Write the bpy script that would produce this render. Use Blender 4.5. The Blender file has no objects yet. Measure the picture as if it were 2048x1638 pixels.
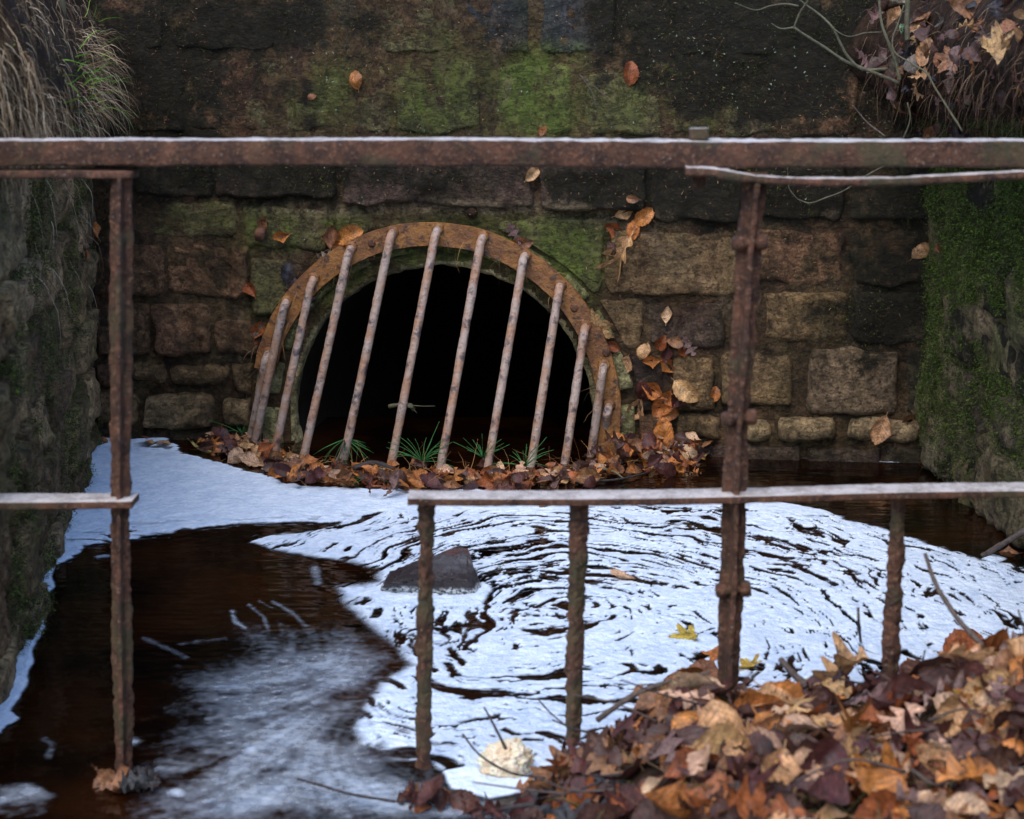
import bpy, bmesh, math, random
import numpy as np
from mathutils import Vector, Matrix
from mathutils.bvhtree import BVHTree
random.seed(7); rng = np.random.default_rng(7)
S = bpy.context.scene
COL = S.collection

# ------------------------------------------------------------------ camera, sky, sun, exposure
F = 3400.0                      # focal length in photograph pixels (2048 wide)
H = 1.21                        # camera height above the water
TH = math.atan(719.0 / F)       # pitch down
cam = bpy.data.objects.new('camera', bpy.data.cameras.new('camera'))
COL.objects.link(cam); S.camera = cam
cam.location = (0, 0, H); cam.rotation_euler = (math.pi/2 - TH, 0, 0)
cam.data.sensor_width = 36; cam.data.lens = 36 * F / 2048
cam.data.clip_start = .05; cam.data.clip_end = 600
cam.data.dof.use_dof = True; cam.data.dof.focus_distance = 5.15; cam.data.dof.aperture_fstop = 6.3

w = bpy.data.worlds.new('World'); S.world = w; w.use_nodes = True
SUN_EL, SUN_AZ = math.radians(58), math.radians(205)     # high, behind the camera and a little to its left
nt = w.node_tree; bg = nt.nodes['Background']
sky = nt.nodes.new('ShaderNodeTexSky'); sky.sky_type = 'NISHITA'; sky.sun_disc = False
sky.sun_elevation = SUN_EL; sky.sun_rotation = SUN_AZ; sky.dust_density = .6; sky.air_density = 1.0; sky.ozone_density = 1.4
nt.links.new(sky.outputs[0], bg.inputs[0]); bg.inputs[1].default_value = .15
sl = bpy.data.lights.new('sun', 'SUN'); sl.energy = .85; sl.angle = math.radians(45); sl.color = (1, .95, .87)
so = bpy.data.objects.new('sun', sl); COL.objects.link(so); so.location = (0, -3, 12)
sd = Vector((math.sin(SUN_AZ)*math.cos(SUN_EL), math.cos(SUN_AZ)*math.cos(SUN_EL), math.sin(SUN_EL)))
so.rotation_euler = sd.to_track_quat('Z', 'Y').to_euler()
S.view_settings.view_transform = 'Standard'; S.view_settings.look = 'None'
S.view_settings.gamma = 1; S.view_settings.use_curve_mapping = False; S.view_settings.exposure = 1.52
S.cycles.max_bounces = 6; S.cycles.transparent_max_bounces = 12

# ------------------------------------------------------------------ pixel <-> world
CT, ST = math.cos(TH), math.sin(TH)
def ray(x, y):
    xc, yc = (x-1024)/F, (819-y)/F
    return np.array((xc, CT + yc*ST, -ST + yc*CT))
EYE = np.array((0, 0, H))
def W(x, y, z=0.0):
    d = ray(x, y); return EYE + d * ((z-H)/d[2])
def atY(x, y, Y):
    d = ray(x, y); return EYE + d * (Y/d[1])
def toplane(x, y, p0, n):
    d = ray(x, y); return EYE + d * (np.dot(p0-EYE, n)/np.dot(d, n))
def depth(p): return p[1]*CT + (H-p[2])*ST
def topx(P):
    P = np.asarray(P); v = P - EYE
    dz = v[..., 1]*CT - v[..., 2]*ST
    return np.stack((1024 + F*v[..., 0]/dz, 819 - F*(v[..., 1]*ST + v[..., 2]*CT)/dz), -1)

# ------------------------------------------------------------------ noise
def _h(ix, iy, iz, seed):
    n = (ix.astype(np.int64)*374761393 + iy.astype(np.int64)*668265263 + iz.astype(np.int64)*2147483647 + seed*974711) & 0xffffffff
    n = ((n ^ (n >> 13)) * 1274126177) & 0xffffffff
    n = ((n ^ (n >> 16)) * 2246822519) & 0xffffffff
    return ((n ^ (n >> 15)) & 0xffffff) / float(0xffffff)
def vn(p, seed=0):
    p = np.asarray(p, float); i = np.floor(p); f = p - i; f = f*f*f*(f*(f*6-15)+10); i = i.astype(np.int64)
    x, y, z = i[..., 0], i[..., 1], i[..., 2]; fx, fy, fz = f[..., 0], f[..., 1], f[..., 2]
    def L(a, b, t): return a + (b-a)*t
    r = []
    for dz in (0, 1):
        r.append(L(L(_h(x, y, z+dz, seed), _h(x+1, y, z+dz, seed), fx), L(_h(x, y+1, z+dz, seed), _h(x+1, y+1, z+dz, seed), fx), fy))
    return L(r[0], r[1], fz)*2 - 1
def fbm(p, o=4, seed=0, g=.5):
    p = np.asarray(p, float); a, s, t = 1., 0., 0.
    for k in range(o):
        s = s + a*vn(p, seed+k*17); t += a; a *= g; p = p*2.03 + 11.7
    return s/t
def sst(a, b, x):
    t = np.clip((x-a)/(b-a), 0, 1); return t*t*(3-2*t)

# ------------------------------------------------------------------ objects
def mesh(name, v, f, smooth=True, uv=None, attr=None):
    me = bpy.data.meshes.new(name)
    v = np.asarray(v, np.float32); f = np.asarray(f) if not isinstance(f, list) else f
    if isinstance(f, np.ndarray) and f.ndim == 2:
        n, k = f.shape
        me.vertices.add(len(v)); me.vertices.foreach_set('co', v.ravel())
        me.loops.add(n*k); me.loops.foreach_set('vertex_index', f.astype(np.int32).ravel())
        me.polygons.add(n); me.polygons.foreach_set('loop_start', np.arange(0, n*k, k, dtype=np.int32))
        me.update(calc_edges=True)
    else:
        me.from_pydata(v.tolist(), [], [list(map(int, q)) for q in f])
    if smooth: me.polygons.foreach_set('use_smooth', np.ones(len(me.polygons), bool))
    if uv is not None:
        ul = me.uv_layers.new(name='UVMap'); li = np.zeros(len(me.loops), np.int32); me.loops.foreach_get('vertex_index', li)
        ul.data.foreach_set('uv', np.asarray(uv, np.float32)[li].ravel())
    for k, a in (attr or {}).items():
        a = np.asarray(a, np.float32)
        if a.ndim == 1:
            at = me.attributes.new(k, 'FLOAT', 'POINT'); at.data.foreach_set('value', a)
        else:
            at = me.attributes.new(k, 'FLOAT_COLOR', 'POINT')
            at.data.foreach_set('color', np.concatenate((a, np.ones((len(a), 1), np.float32)), 1).ravel())
    me.validate(); return me
def tag(o, label=None, cat=None, group=None, kind=None):
    for k, v in (('label', label), ('category', cat), ('group', group), ('kind', kind)):
        if v: o[k] = v
    return o
def obj(name, me, m=None, parent=None, loc=(0, 0, 0)):
    o = bpy.data.objects.new(name, me); COL.objects.link(o)
    if m and me is not None and not me.materials: me.materials.append(m)
    if parent: o.parent = parent
    o.location = loc; return o
def wobj(name, v, f, m, parent=None, centre=False, **k):
    """mesh given in world coordinates, linked under PARENT (an unrotated Empty)"""
    v = np.asarray(v, float); pl = np.array(WL(parent)) if parent else np.zeros(3)
    c = v.mean(0) if centre else pl
    return obj(name, mesh(name, v - c, f, **k), m, parent, tuple(c - pl))
def WL(o):
    l = Vector(o.location)
    while o.parent: o = o.parent; l += o.location
    return l
def thing(name, label, cat, loc, group=None):
    o = bpy.data.objects.new(name, None); COL.objects.link(o); o.location = tuple(loc); o.empty_display_size = .1
    return tag(o, label, cat, group)
def grid_faces(n, m, close=False):
    i, j = np.meshgrid(np.arange(n-1), np.arange(m if close else m-1), indexing='ij')
    a = i*m + j; b = i*m + (j+1) % m; c = (i+1)*m + (j+1) % m; d = (i+1)*m + j
    return np.stack((a, b, c, d), -1).reshape(-1, 4)
def unit(v): v = np.asarray(v, float); return v/np.maximum(np.linalg.norm(v, axis=-1, keepdims=True), 1e-9)
def spline(pts, n):
    """Catmull-Rom through PTS"""
    P = np.asarray(pts, float)
    if len(P) == 2: return P[0] + (P[1]-P[0])*np.linspace(0, 1, n)[:, None]
    Q = np.vstack((2*P[0]-P[1], P, 2*P[-1]-P[-2])); t = np.linspace(0, len(P)-1-1e-6, n); i = t.astype(int); f = (t-i)[:, None]
    a, b, c, d = Q[i], Q[i+1], Q[i+2], Q[i+3]
    return .5*(2*b + (c-a)*f + (2*a-5*b+4*c-d)*f**2 + (3*b-a-3*c+d)*f**3)
def sweep(path, prof, ref=(0, 0, 1), scale=None, rough=0, rs=30, seed=0, caps=True, twist=None):
    """profile PROF (m,2) swept along PATH (n,3): x along side vector, y along the vector nearest REF"""
    P = np.asarray(path, float); n = len(P); prof = np.asarray(prof, float); m = len(prof)
    T = unit(np.gradient(P, axis=0)); R = np.asarray(ref, float)
    side = unit(np.cross(T, R)); up = np.cross(side, T)
    sc = np.ones(n) if scale is None else np.asarray(scale, float)
    q = prof[None]*sc[:, None, None]
    if twist is not None:
        c, s = np.cos(twist)[:, None], np.sin(twist)[:, None]
        q = np.stack((q[..., 0]*c - q[..., 1]*s, q[..., 0]*s + q[..., 1]*c), -1)
    V = P[:, None] + side[:, None]*q[..., :1] + up[:, None]*q[..., 1:]
    if rough:
        V = V + unit(V-P[:, None])*(rough*(fbm(V*rs, 3, seed) + .8*fbm(V*rs*.25, 2, seed+5) + .75*fbm(V*rs*3.6, 2, seed+9)))[..., None]
    V = V.reshape(-1, 3); f = grid_faces(n, m, True).tolist()
    if caps: f += [list(range(m))[::-1], list(range((n-1)*m, n*m))]
    f = [q[::-1] for q in f]
    return V, f
def circ(r, m): a = np.arange(m)/m*2*math.pi; return np.stack((np.cos(a)*r, np.sin(a)*r), 1)
def rect(wx, wy, k=4, r=.15):
    """rounded rectangle profile with K points a side"""
    out = []
    for cx, cy, a0 in ((1, 1, 0), (-1, 1, 90), (-1, -1, 180), (1, -1, 270)):
        rr = r*min(wx, wy)
        for j in (0, 45, 90):
            a = math.radians(a0+j); out.append((cx*(wx/2-rr)+rr*math.cos(a), cy*(wy/2-rr)+rr*math.sin(a)))
    out = np.array(out); dense = []
    for i in range(len(out)):
        p, q = out[i], out[(i+1) % len(out)]; n = max(1, int(np.linalg.norm(q-p)/(max(wx, wy)/k)))
        for j in range(n): dense.append(p + (q-p)*j/n)
    return np.array(dense)
def tube(pts, r0, r1, n=24, m=8, rough=0, seed=0):
    P = spline(pts, n); t = unit(P[-1]-P[0]); ref = (0, 0, 1) if abs(t[2]) < .8 else (0, -1, .1)
    return sweep(P, circ(1, m), ref, np.linspace(r0, r1, n), rough, 60, seed)
def join(parts):
    V, Fc, o = [], [], 0
    for v, f in parts:
        V.append(np.asarray(v)); Fc += [[i+o for i in q] for q in f]; o += len(v)
    return np.vstack(V), Fc

# ------------------------------------------------------------------ materials
class M:
    def __init__(s, name):
        s.m = bpy.data.materials.new(name); s.m.use_nodes = True; s.t = s.m.node_tree; s.n = s.t.nodes; s.p = s.n['Principled BSDF']; s.out = s.n['Material Output']
    def N(s, ty, ins=None, **kw):
        n = s.n.new('ShaderNode'+ty)
        for k, v in kw.items(): setattr(n, k, v)
        for k, v in (ins or {}).items(): s.put(n.inputs[k], v)
        return n
    def put(s, i, v):
        if isinstance(v, bpy.types.NodeSocket): s.t.links.new(v, i)
        elif isinstance(v, (tuple, list)) and len(v) == 3 and i.type == 'RGBA': i.default_value = (*v, 1)
        else: i.default_value = v
    def pos(s): return s.N('NewGeometry').outputs['Position']
    def noise(s, v, sc, det=5, rough=.6, dist=0): return s.N('TexNoise', {'Vector': v, 'Scale': sc, 'Detail': det, 'Roughness': rough, 'Distortion': dist}).outputs['Fac']
    def vor(s, v, sc, **k): return s.N('TexVoronoi', {'Vector': v, 'Scale': sc}, **k)
    def rng(s, x, a, b, c=0., d=1., smooth=True): return s.N('MapRange', {0: x, 1: a, 2: b, 3: c, 4: d}, interpolation_type='SMOOTHSTEP' if smooth else 'LINEAR').outputs[0]
    def math(s, op, a, b=0.): return s.N('Math', {0: a, 1: b}, operation=op).outputs[0]
    def mix(s, f, a, b, mode='MIX'):
        n = s.n.new('ShaderNodeMix'); n.data_type = 'RGBA'; n.blend_type = mode; n.clamp_factor = True
        s.put(n.inputs[0], f); s.put(n.inputs[6], a); s.put(n.inputs[7], b); return n.outputs[2]
    def grey(s, x): return s.N('CombineColor', {0: x, 1: x, 2: x}).outputs[0]
    def prop(s, name): return s.N('Attribute', attribute_type='OBJECT', attribute_name=name).outputs['Fac']
    def geo(s, name): return s.N('Attribute', attribute_type='GEOMETRY', attribute_name=name)
    def scale(s, v, xyz): return s.N('Mapping', {'Vector': v, 'Scale': xyz}).outputs[0]
    def bump(s, h, dist, strength=1., nrm=None):
        i = {'Height': h, 'Distance': dist, 'Strength': strength}
        if nrm is not None: i['Normal'] = nrm
        return s.N('Bump', i).outputs[0]
    def set(s, **k):
        names = {'base': 'Base Color', 'rough': 'Roughness', 'spec': 'Specular IOR Level', 'nrm': 'Normal', 'metal': 'Metallic', 'alpha': 'Alpha', 'ior': 'IOR', 'coat': 'Coat Weight'}
        for a, v in k.items(): s.put(s.p.inputs[names[a]], v)
        return s.m

def stone_material(name, fixed=None, fa=None, fm=None):
    s = M(name); p = s.pos()
    n1 = s.noise(p, 5, 8, .62); n2 = s.noise(p, 34, 6, .65); n3 = s.noise(p, 150, 5, .7); n4 = s.noise(s.scale(p, (1, 1, .35)), 9, 5, .6)
    base = s.N('ObjectInfo').outputs['Color'] if fixed is None else fixed
    algae = s.geo('algae').outputs['Fac'] if fa is None else fa
    moss = s.geo('moss').outputs['Fac'] if fm is None else fm
    c = s.mix(1, base, s.grey(s.rng(n1, .3, .7, .38, 1.6)), 'MULTIPLY')
    c = s.mix(1, c, s.grey(s.rng(n2, .25, .75, .45, 1.5)), 'MULTIPLY')
    c = s.mix(1, c, s.grey(s.rng(n3, .25, .75, .6, 1.4)), 'MULTIPLY')
    c = s.mix(s.rng(s.noise(p, 3.1, 4), .5, .68, 0, .55), c, (.085, .03, .013))                 # iron staining
    g = s.math('MULTIPLY', algae, s.rng(s.math('ADD', s.math('MULTIPLY', n4, .7), s.math('MULTIPLY', n2, .3)), .36, .6))
    c = s.mix(g, c, s.mix(n2, (.045, .065, .008), (.17, .2, .035)))
    pale = s.math('MULTIPLY', s.rng(s.noise(s.scale(p, (1, 1, .5)), 11, 7, .7), .56, .72), .5)
    c = s.mix(pale, c, (.25, .165, .1))
    pl = s.math('MULTIPLY', s.geo('pale').outputs['Fac'], s.rng(s.math('ADD', s.math('MULTIPLY', n2, .5), s.math('MULTIPLY', n4, .5)), .4, .56))
    c = s.mix(pl, c, s.mix(n3, (.14, .09, .05), (.36, .26, .15)))
    mk = s.rng(s.math('ADD', s.math('MULTIPLY', s.noise(p, 7, 8, .72), .75), s.math('MULTIPLY', moss, .33)), .47, .58)
    c = s.mix(mk, c, s.mix(n3, (.007, .005, .002), (.030, .022, .007)))
    crust = s.rng(s.noise(p, 60, 6, .75), .54, .62)
    c = s.mix(s.math('MULTIPLY', crust, .55), c, (.02, .013, .009))
    v = s.vor(p, 75); lich = s.math('MULTIPLY', s.rng(v.outputs['Distance'], .08, .2, 1, 0), s.rng(s.noise(p, 5.5, 3), .56, .62))
    c = s.mix(s.math('MULTIPLY', lich, .5), c, (.2, .25, .16))
    v2 = s.vor(p, 190); sp = s.math('MULTIPLY', s.rng(v2.outputs['Distance'], .08, .2, 1, 0), s.rng(s.noise(p, 13, 4), .48, .6))
    c = s.mix(s.math('MULTIPLY', sp, .6), c, (.2, .09, .035))
    h = s.math('ADD', s.math('MULTIPLY', n2, .6), s.math('MULTIPLY', n3, .28))
    h = s.math('ADD', h, s.math('MULTIPLY', s.noise(p, 420, 3), .12)); h = s.math('ADD', h, s.math('MULTIPLY', crust, .16)); h = s.math('ADD', h, s.math('MULTIPLY', s.rng(s.noise(s.scale(p, (1, 1, 2.2)), 12, 9, .75), .47, .53), .22))
    return s.set(base=c, rough=s.rng(n2, .3, .7, .62, .92), spec=.25, nrm=s.bump(h, .03, 1.))
MS = stone_material('wall_stone')
MMORT = stone_material('wall_mortar', (.088, .046, .022))

def rust_material(name, cols, pale=None, green=.5):
    s = M(name); p = s.pos(); n1 = s.noise(p, 26, 7, .7); n2 = s.noise(p, 130, 6, .75); n3 = s.noise(p, 9, 3)
    c = s.mix(s.rng(n1, .33, .62), cols[0], cols[1]); c = s.mix(s.rng(n2, .5, .68), c, cols[2]); c = s.mix(s.rng(n2, .32, .2), c, cols[3])
    c = s.mix(s.math('MULTIPLY', s.rng(n3, .5, .66), green), c, (.07, .075, .03))
    v = s.vor(p, 85); c = s.mix(s.math('MULTIPLY', s.rng(v.outputs['Distance'], .1, .2, 1, 0), s.rng(n3, .42, .5, .5, 0)), c, (.3, .26, .22))
    if pale: c = s.mix(s.rng(s.math('ADD', s.math('MULTIPLY', n1, .5), s.math('MULTIPLY', n2, .5)), .42, .6, 1, .25), c, pale)
    h = s.math('ADD', s.math('MULTIPLY', n1, .6), s.math('MULTIPLY', n2, .4))
    return s.set(base=c, rough=s.rng(n2, .3, .7, .5, .85), spec=.35, nrm=s.bump(h, .016, 1.))
MRAIL = rust_material('rusted_iron', ((.15, .06, .03), (.05, .023, .014), (.28, .13, .068), (.010, .007, .006)))
MRAILT = rust_material('sky_sheen_iron_top', ((.34, .25, .2), (.2, .14, .11), (.46, .37, .32), (.1, .06, .05)), (.72, .63, .57), .1)  # iron tops with the sky's sheen painted in as pale colour
def grate_material(name, a, b, dark, hi):
    s = M(name); p = s.pos(); n1 = s.noise(p, 14, 6, .6); n2 = s.noise(p, 90, 5, .65); n3 = s.noise(p, 35, 4, .6)
    c = s.mix(s.rng(n1, .38, .62), a, b); c = s.mix(s.rng(n3, .52, .66, 0, .85), c, dark); c = s.mix(s.rng(n2, .55, .7, 0, .65), c, dark)
    v = s.vor(p, 60); c = s.mix(s.math('MULTIPLY', s.rng(v.outputs['Distance'], .06, .14, 1, 0), .55), c, hi)
    return s.set(base=c, rough=s.rng(n2, .3, .7, .36, .7), spec=.5, nrm=s.bump(s.math('ADD', n2, n3), .006, .9))
MRING = grate_material('ochre_rust', (.29, .115, .022), (.16, .058, .014), (.045, .022, .013), (.32, .17, .06))
MBAR = grate_material('grey_rust', (.40, .29, .23), (.36, .19, .11), (.06, .045, .05), (.55, .5, .46))
def plain(name, col, var=.4, rough=.7, sc=30, spec=.3, bumpd=.004):
    s = M(name); p = s.pos(); n = s.noise(p, sc, 6, .65)
    return s.set(base=s.mix(1, col, s.grey(s.rng(n, .25, .75, 1-var, 1+var)), 'MULTIPLY'), rough=rough, spec=spec, nrm=s.bump(n, bumpd, .8))
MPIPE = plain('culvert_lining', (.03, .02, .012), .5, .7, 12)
MSIDE = stone_material('side_wall_mortar', (.24, .15, .085))
MLINE = stone_material('pipe_edge_mortar', (.52, .41, .2), .2, -.35)
MEARTH = plain('dark_earth', (.03, .017, .010), .6, .95, 25, .1, .03)
MWOOD = plain('twig_bark', (.10, .07, .055), .5, .75, 120)
MWOODD = plain('dark_twig_bark', (.04, .03, .028), .5, .6, 120)
MGREEN = plain('green_twig_bark', (.10, .085, .045), .35, .6, 90)
MROCK = None
def rock_material():
    s = M('wet_rock'); p = s.pos(); n1 = s.noise(p, 18, 8, .7); n2 = s.noise(p, 130, 5, .7); z = s.N('SeparateXYZ', {0: p}).outputs[2]
    c = s.mix(s.rng(n1, .35, .65), (.10, .09, .092), (.04, .03, .03)); c = s.mix(s.rng(s.noise(p, 9, 4), .52, .62), c, (.09, .032, .022))
    wet = s.rng(s.math('ADD', z, s.math('MULTIPLY', s.math('SUBTRACT', n1, .5), .05)), .040, .058, 1, 0)
    c = s.mix(wet, c, s.mix(n1, (.012, .009, .009), (.035, .016, .012)))
    rim = s.math('MULTIPLY', s.rng(s.math('ADD', z, s.math('MULTIPLY', s.math('SUBTRACT', n1, .5), .03)), .012, .022, 1, 0), s.rng(n2, .42, .55))
    c = s.mix(rim, c, (.62, .62, .6))
    return s.set(base=c, rough=s.rng(n2, .3, .7, .22, .5), spec=.6, nrm=s.bump(s.math('ADD', n1, s.math('MULTIPLY', n2, .4)), .012, .9))
MROCK = rock_material()
def tint_material(name, rough=.8, spec=.2, trans=0):
    s = M(name); c = s.geo('tint').outputs['Color']
    return s.set(base=c, rough=rough, spec=spec)
MTINT = tint_material('plant_matter')
def leaf_material(name, src):
    s = M(name); uv = s.N('UVMap').outputs[0]; p = s.pos(); xy = s.N('SeparateXYZ', {0: uv}); u, v = xy.outputs[0], xy.outputs[1]
    base = s.N('ObjectInfo').outputs['Color'] if src == 'obj' else s.geo('tint').outputs['Color']
    au = s.math('ABSOLUTE', u); n1 = s.noise(p, 45, 5, .65); n2 = s.noise(p, 260, 4, .6)
    c = s.mix(1, base, s.grey(s.rng(n1, .28, .72, .5, 1.5)), 'MULTIPLY'); c = s.mix(1, c, s.grey(s.rng(n2, .3, .7, .75, 1.25)), 'MULTIPLY')
    fr = s.math('FRACT', s.math('SUBTRACT', s.math('MULTIPLY', v, 9.), s.math('MULTIPLY', au, 1.6)))
    vein = s.rng(s.math('ABSOLUTE', s.math('SUBTRACT', fr, .5)), .0, .13, 1, 0)
    mid = s.rng(au, .02, .07, 1, 0)
    c = s.mix(s.math('MULTIPLY', vein, .62), c, s.mix(1, base, (.26, .22, .2), 'MULTIPLY')); c = s.mix(s.math('MULTIPLY', mid, .5), c, s.mix(1, base, (.5, .45, .4), 'MULTIPLY'))
    c = s.mix(s.rng(s.noise(p, 70, 5, .7), .56, .66, 0, .75), c, (.03, .016, .01))
    c = s.mix(s.rng(au, .7, 1., 0, .5), c, s.mix(1, base, (.4, .3, .25), 'MULTIPLY'))
    s.set(base=c, rough=s.rng(n1, .3, .7, .38, .62), spec=.4, nrm=s.bump(s.math('ADD', s.math('MULTIPLY', vein, -.4), n2), .0012, .8))
    tr = s.N('BsdfTranslucent', {'Color': c}); mx = s.N('MixShader', {0: .18, 1: s.p.outputs[0], 2: tr.outputs[0]})
    s.t.links.new(mx.outputs[0], s.out.inputs[0]); return s.m
MLEAF = leaf_material('dead_leaf', 'obj'); MLEAFT = leaf_material('dead_leaf_drift', 'tint')
def water_material():
    s = M('peat_water'); p = s.pos()
    n = s.noise(p, 2.2, 3); c = s.mix(s.rng(n, .38, .62), (.0025, .001, .0006), (.016, .0045, .0012))
    h = s.math('ADD', s.noise(s.scale(p, (1, 2.2, 1)), 5, 2), s.math('MULTIPLY', s.noise(s.scale(p, (1, 2, 1)), 22, 2), .12))
    return s.set(base=c, rough=.04, ior=1.33, spec=.4, nrm=s.bump(h, .012, .5))
MWATER = water_material()
def foam_material():
    s = M('foam'); p = s.pos(); d = s.geo('foam').outputs['Fac']; n = s.noise(p, 60, 5, .65); nf = s.noise(p, 240, 3)
    a = s.math('ADD', d, s.math('MULTIPLY', s.math('SUBTRACT', n, .5), s.math('MULTIPLY', s.math('SUBTRACT', 1., d), .5)))
    a = s.math('MULTIPLY', s.rng(a, .02, .95), s.rng(d, .0, .08))
    v = s.vor(p, 55, feature='SMOOTH_F1'); v2 = s.vor(p, 170)
    h = s.math('ADD', s.math('MULTIPLY', v.outputs['Distance'], -1.), s.math('MULTIPLY', v2.outputs['Distance'], -.35)); h = s.math('ADD', h, s.math('MULTIPLY', nf, .3))
    c = s.mix(s.rng(s.math('ADD', s.math('MULTIPLY', n, .5), s.math('MULTIPLY', s.noise(p, 14, 4, .65), .5)), .38, .6), (.58, .67, .80), (.78, .85, .94)); c = s.mix(s.rng(v.outputs['Distance'], .05, .3, .7, 0), c, (.92, .94, .96))  # blue skylight is tinted into the foam white
    s.set(base=c, rough=.5, spec=.3, nrm=s.bump(h, .008, .6))
    tr = s.N('BsdfTransparent'); mx = s.N('MixShader', {0: a, 1: tr.outputs[0], 2: s.p.outputs[0]}); s.t.links.new(mx.outputs[0], s.out.inputs[0]); return s.m
MFOAM = foam_material()
def clump_material():
    s = M('foam_clump'); p = s.pos(); v = s.vor(p, 130); n = s.noise(p, 40, 4)
    c = s.mix(s.rng(n, .4, .6), (.72, .54, .34), (.8, .68, .5)); c = s.mix(s.rng(v.outputs['Distance'], .0, .35, .35, 0), c, (.6, .45, .3))
    return s.set(base=c, rough=.6, spec=.3, nrm=s.bump(v.outputs['Distance'], .004, .8))
MCLUMP = clump_material()
for _k, _v in (('Subsurface Weight', .5), ('Subsurface Scale', .012)): MCLUMP.node_tree.nodes['Principled BSDF'].inputs[_k].default_value = _v

# ------------------------------------------------------------------ frames of the three walls
class Frame:
    def __init__(s, o, u, v):
        s.o = np.array(o, float); s.u = unit(u); s.v = unit(v); s.n = np.cross(s.u, s.v)
    def w(s, a, b, c=0.):
        a, b, c = (np.asarray(q, float)[..., None] for q in np.broadcast_arrays(a, b, c))
        return s.o + s.u*a + s.v*b + s.n*c
    def px(s, x, y):
        q = toplane(x, y, s.o, s.n) - s.o; return np.array((q @ s.u, q @ s.v))
A = W(190, 872); B = W(1860, 925); u = B-A
BW = Frame(A, u, (0, 0, 1))                         # back wall: a to the east, b up, n towards the camera
if BW.n[1] > 0: BW.n = -BW.n
def left_frame():
    p, q = W(190, 886), W(0, 1430); t = BW.w(*BW.px(188, 395))
    up = t-p; uu = p-q                                # runs away from the camera; face looks east
    f = Frame(q, uu, up - unit(uu)*np.dot(up, unit(uu)))
    if f.n[0] < 0: f.n = -f.n
    f.L = np.linalg.norm(uu); return f
LW = left_frame()
def right_frame():
    p, q = W(1852, 930), W(2048, 1092); t = BW.w(*BW.px(1868, 395))
    uu = q-p; up = t-p; f = Frame(p, uu, up - unit(uu)*np.dot(up, unit(uu)))
    if f.n[0] > 0: f.n = -f.n
    f.L = np.linalg.norm(uu); return f
RW = right_frame()
# ------------------------------------------------------------------ ground, water bed
def flat(name, x0, x1, y0, y1, z, m, kind='structure'):
    o = obj(name, mesh(name, [(x0, y0, z), (x1, y0, z), (x1, y1, z), (x0, y1, z)], [[0, 1, 2, 3]], False), m); o['kind'] = kind; return o
flat('ground', -150, 150, -150, 150, -.6, MEARTH)
def build_water():
    n, m = 90, 40
    X, Y = np.meshgrid(np.linspace(-2.2, 2.2, n), np.linspace(-6, 5.6, m), indexing='ij')
    o = obj('water', mesh('water', np.stack((X, Y, X*0), -1).reshape(-1, 3), grid_faces(n, m)), MWATER); o['kind'] = 'structure'
build_water()

# ------------------------------------------------------------------ stones
def stone_mesh(fr, quad, proud, rough, seed, cell=.011, back=.06, rr=.010, exp=12.):
    q = np.asarray(quad, float)                                    # bl, br, tr, tl in (a, b)
    wa = np.linalg.norm(q[1]-q[0]); hb = np.linalg.norm(q[3]-q[0])
    n = int(np.clip(wa/cell, 8, 60)); m = int(np.clip(hb/cell, 7, 44))
    ease = lambda k: np.sin(np.linspace(-1, 1, k)*math.pi/2*.86)/math.sin(math.pi/2*.86)
    s, t = np.meshgrid(ease(n), ease(m), indexing='ij')
    k = (np.abs(s)**exp + np.abs(t)**exp + 1e-9)**(1/exp); k = np.maximum(k, 1e-6); mx = np.maximum(np.abs(s), np.abs(t))
    f = np.where(k > 0, mx/k, 1); s2, t2 = s*f, t*f                 # square -> squircle
    S_, T_ = (s2+1)/2, (t2+1)/2
    P = ((1-S_)*(1-T_))[..., None]*q[0] + (S_*(1-T_))[..., None]*q[1] + (S_*T_)[..., None]*q[2] + ((1-S_)*T_)[..., None]*q[3]
    p3 = np.stack((P[..., 0], P[..., 1], P[..., 0]*0+seed*3.7), -1)
    jit = np.stack((fbm(p3*9, 3, seed), fbm(p3*9+40, 3, seed+3)), -1)*.019 + np.stack((fbm(p3*38, 2, seed+8), fbm(p3*38+9, 2, seed+9)), -1)*.004
    P = P + jit
    if fr is BW:
        v_ = P - PC; r_c = np.linalg.norm(v_, axis=-1, keepdims=True); lim = PR + .142; P = np.where(r_c < lim, PC + v_/np.maximum(r_c, 1e-6)*(lim + (r_c-lim)*.04), P)
    d = np.minimum((1-np.abs(s))*wa/2, (1-np.abs(t))*hb/2)
    e = np.clip(d/rr, 0, 1); prof = np.sqrt(np.maximum(1-(1-e)**2, 0))
    tilt = fbm(p3*3, 2, seed+21)
    hgt = proud + rough*(.9*fbm(p3*7, 4, seed+1) + .35*(1-2*np.abs(fbm(p3*16, 4, seed+2, .6))) + .18*fbm(p3*60, 3, seed+4)) + .01*tilt
    hgt = hgt + rough*.35*(1-2*np.abs(fbm(p3*34, 3, seed+31)))*(rough > .028)
    c = -back + (hgt+back)*prof
    V = fr.w(P[..., 0], P[..., 1], c).reshape(-1, 3)
    f = grid_faces(n, m); N = np.cross(V[f[0][1]]-V[f[0][0]], V[f[0][3]]-V[f[0][0]])
    return V, (f[:, ::-1] if np.dot(N, fr.n) < 0 else f)
BE = lambda P, L: np.clip(sum(k*np.exp(-(((P[..., 0]-x)/rx)**2 + ((P[..., 1]-y)/ry)**2)) for x, y, rx, ry, k in L), 0, 1.1)
BE4 = lambda P, L: np.clip(sum(k*np.exp(-(((P[..., 0]-x)/rx)**4 + ((P[..., 1]-y)/ry)**4)) for x, y, rx, ry, k in L), 0, 1.1)
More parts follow.
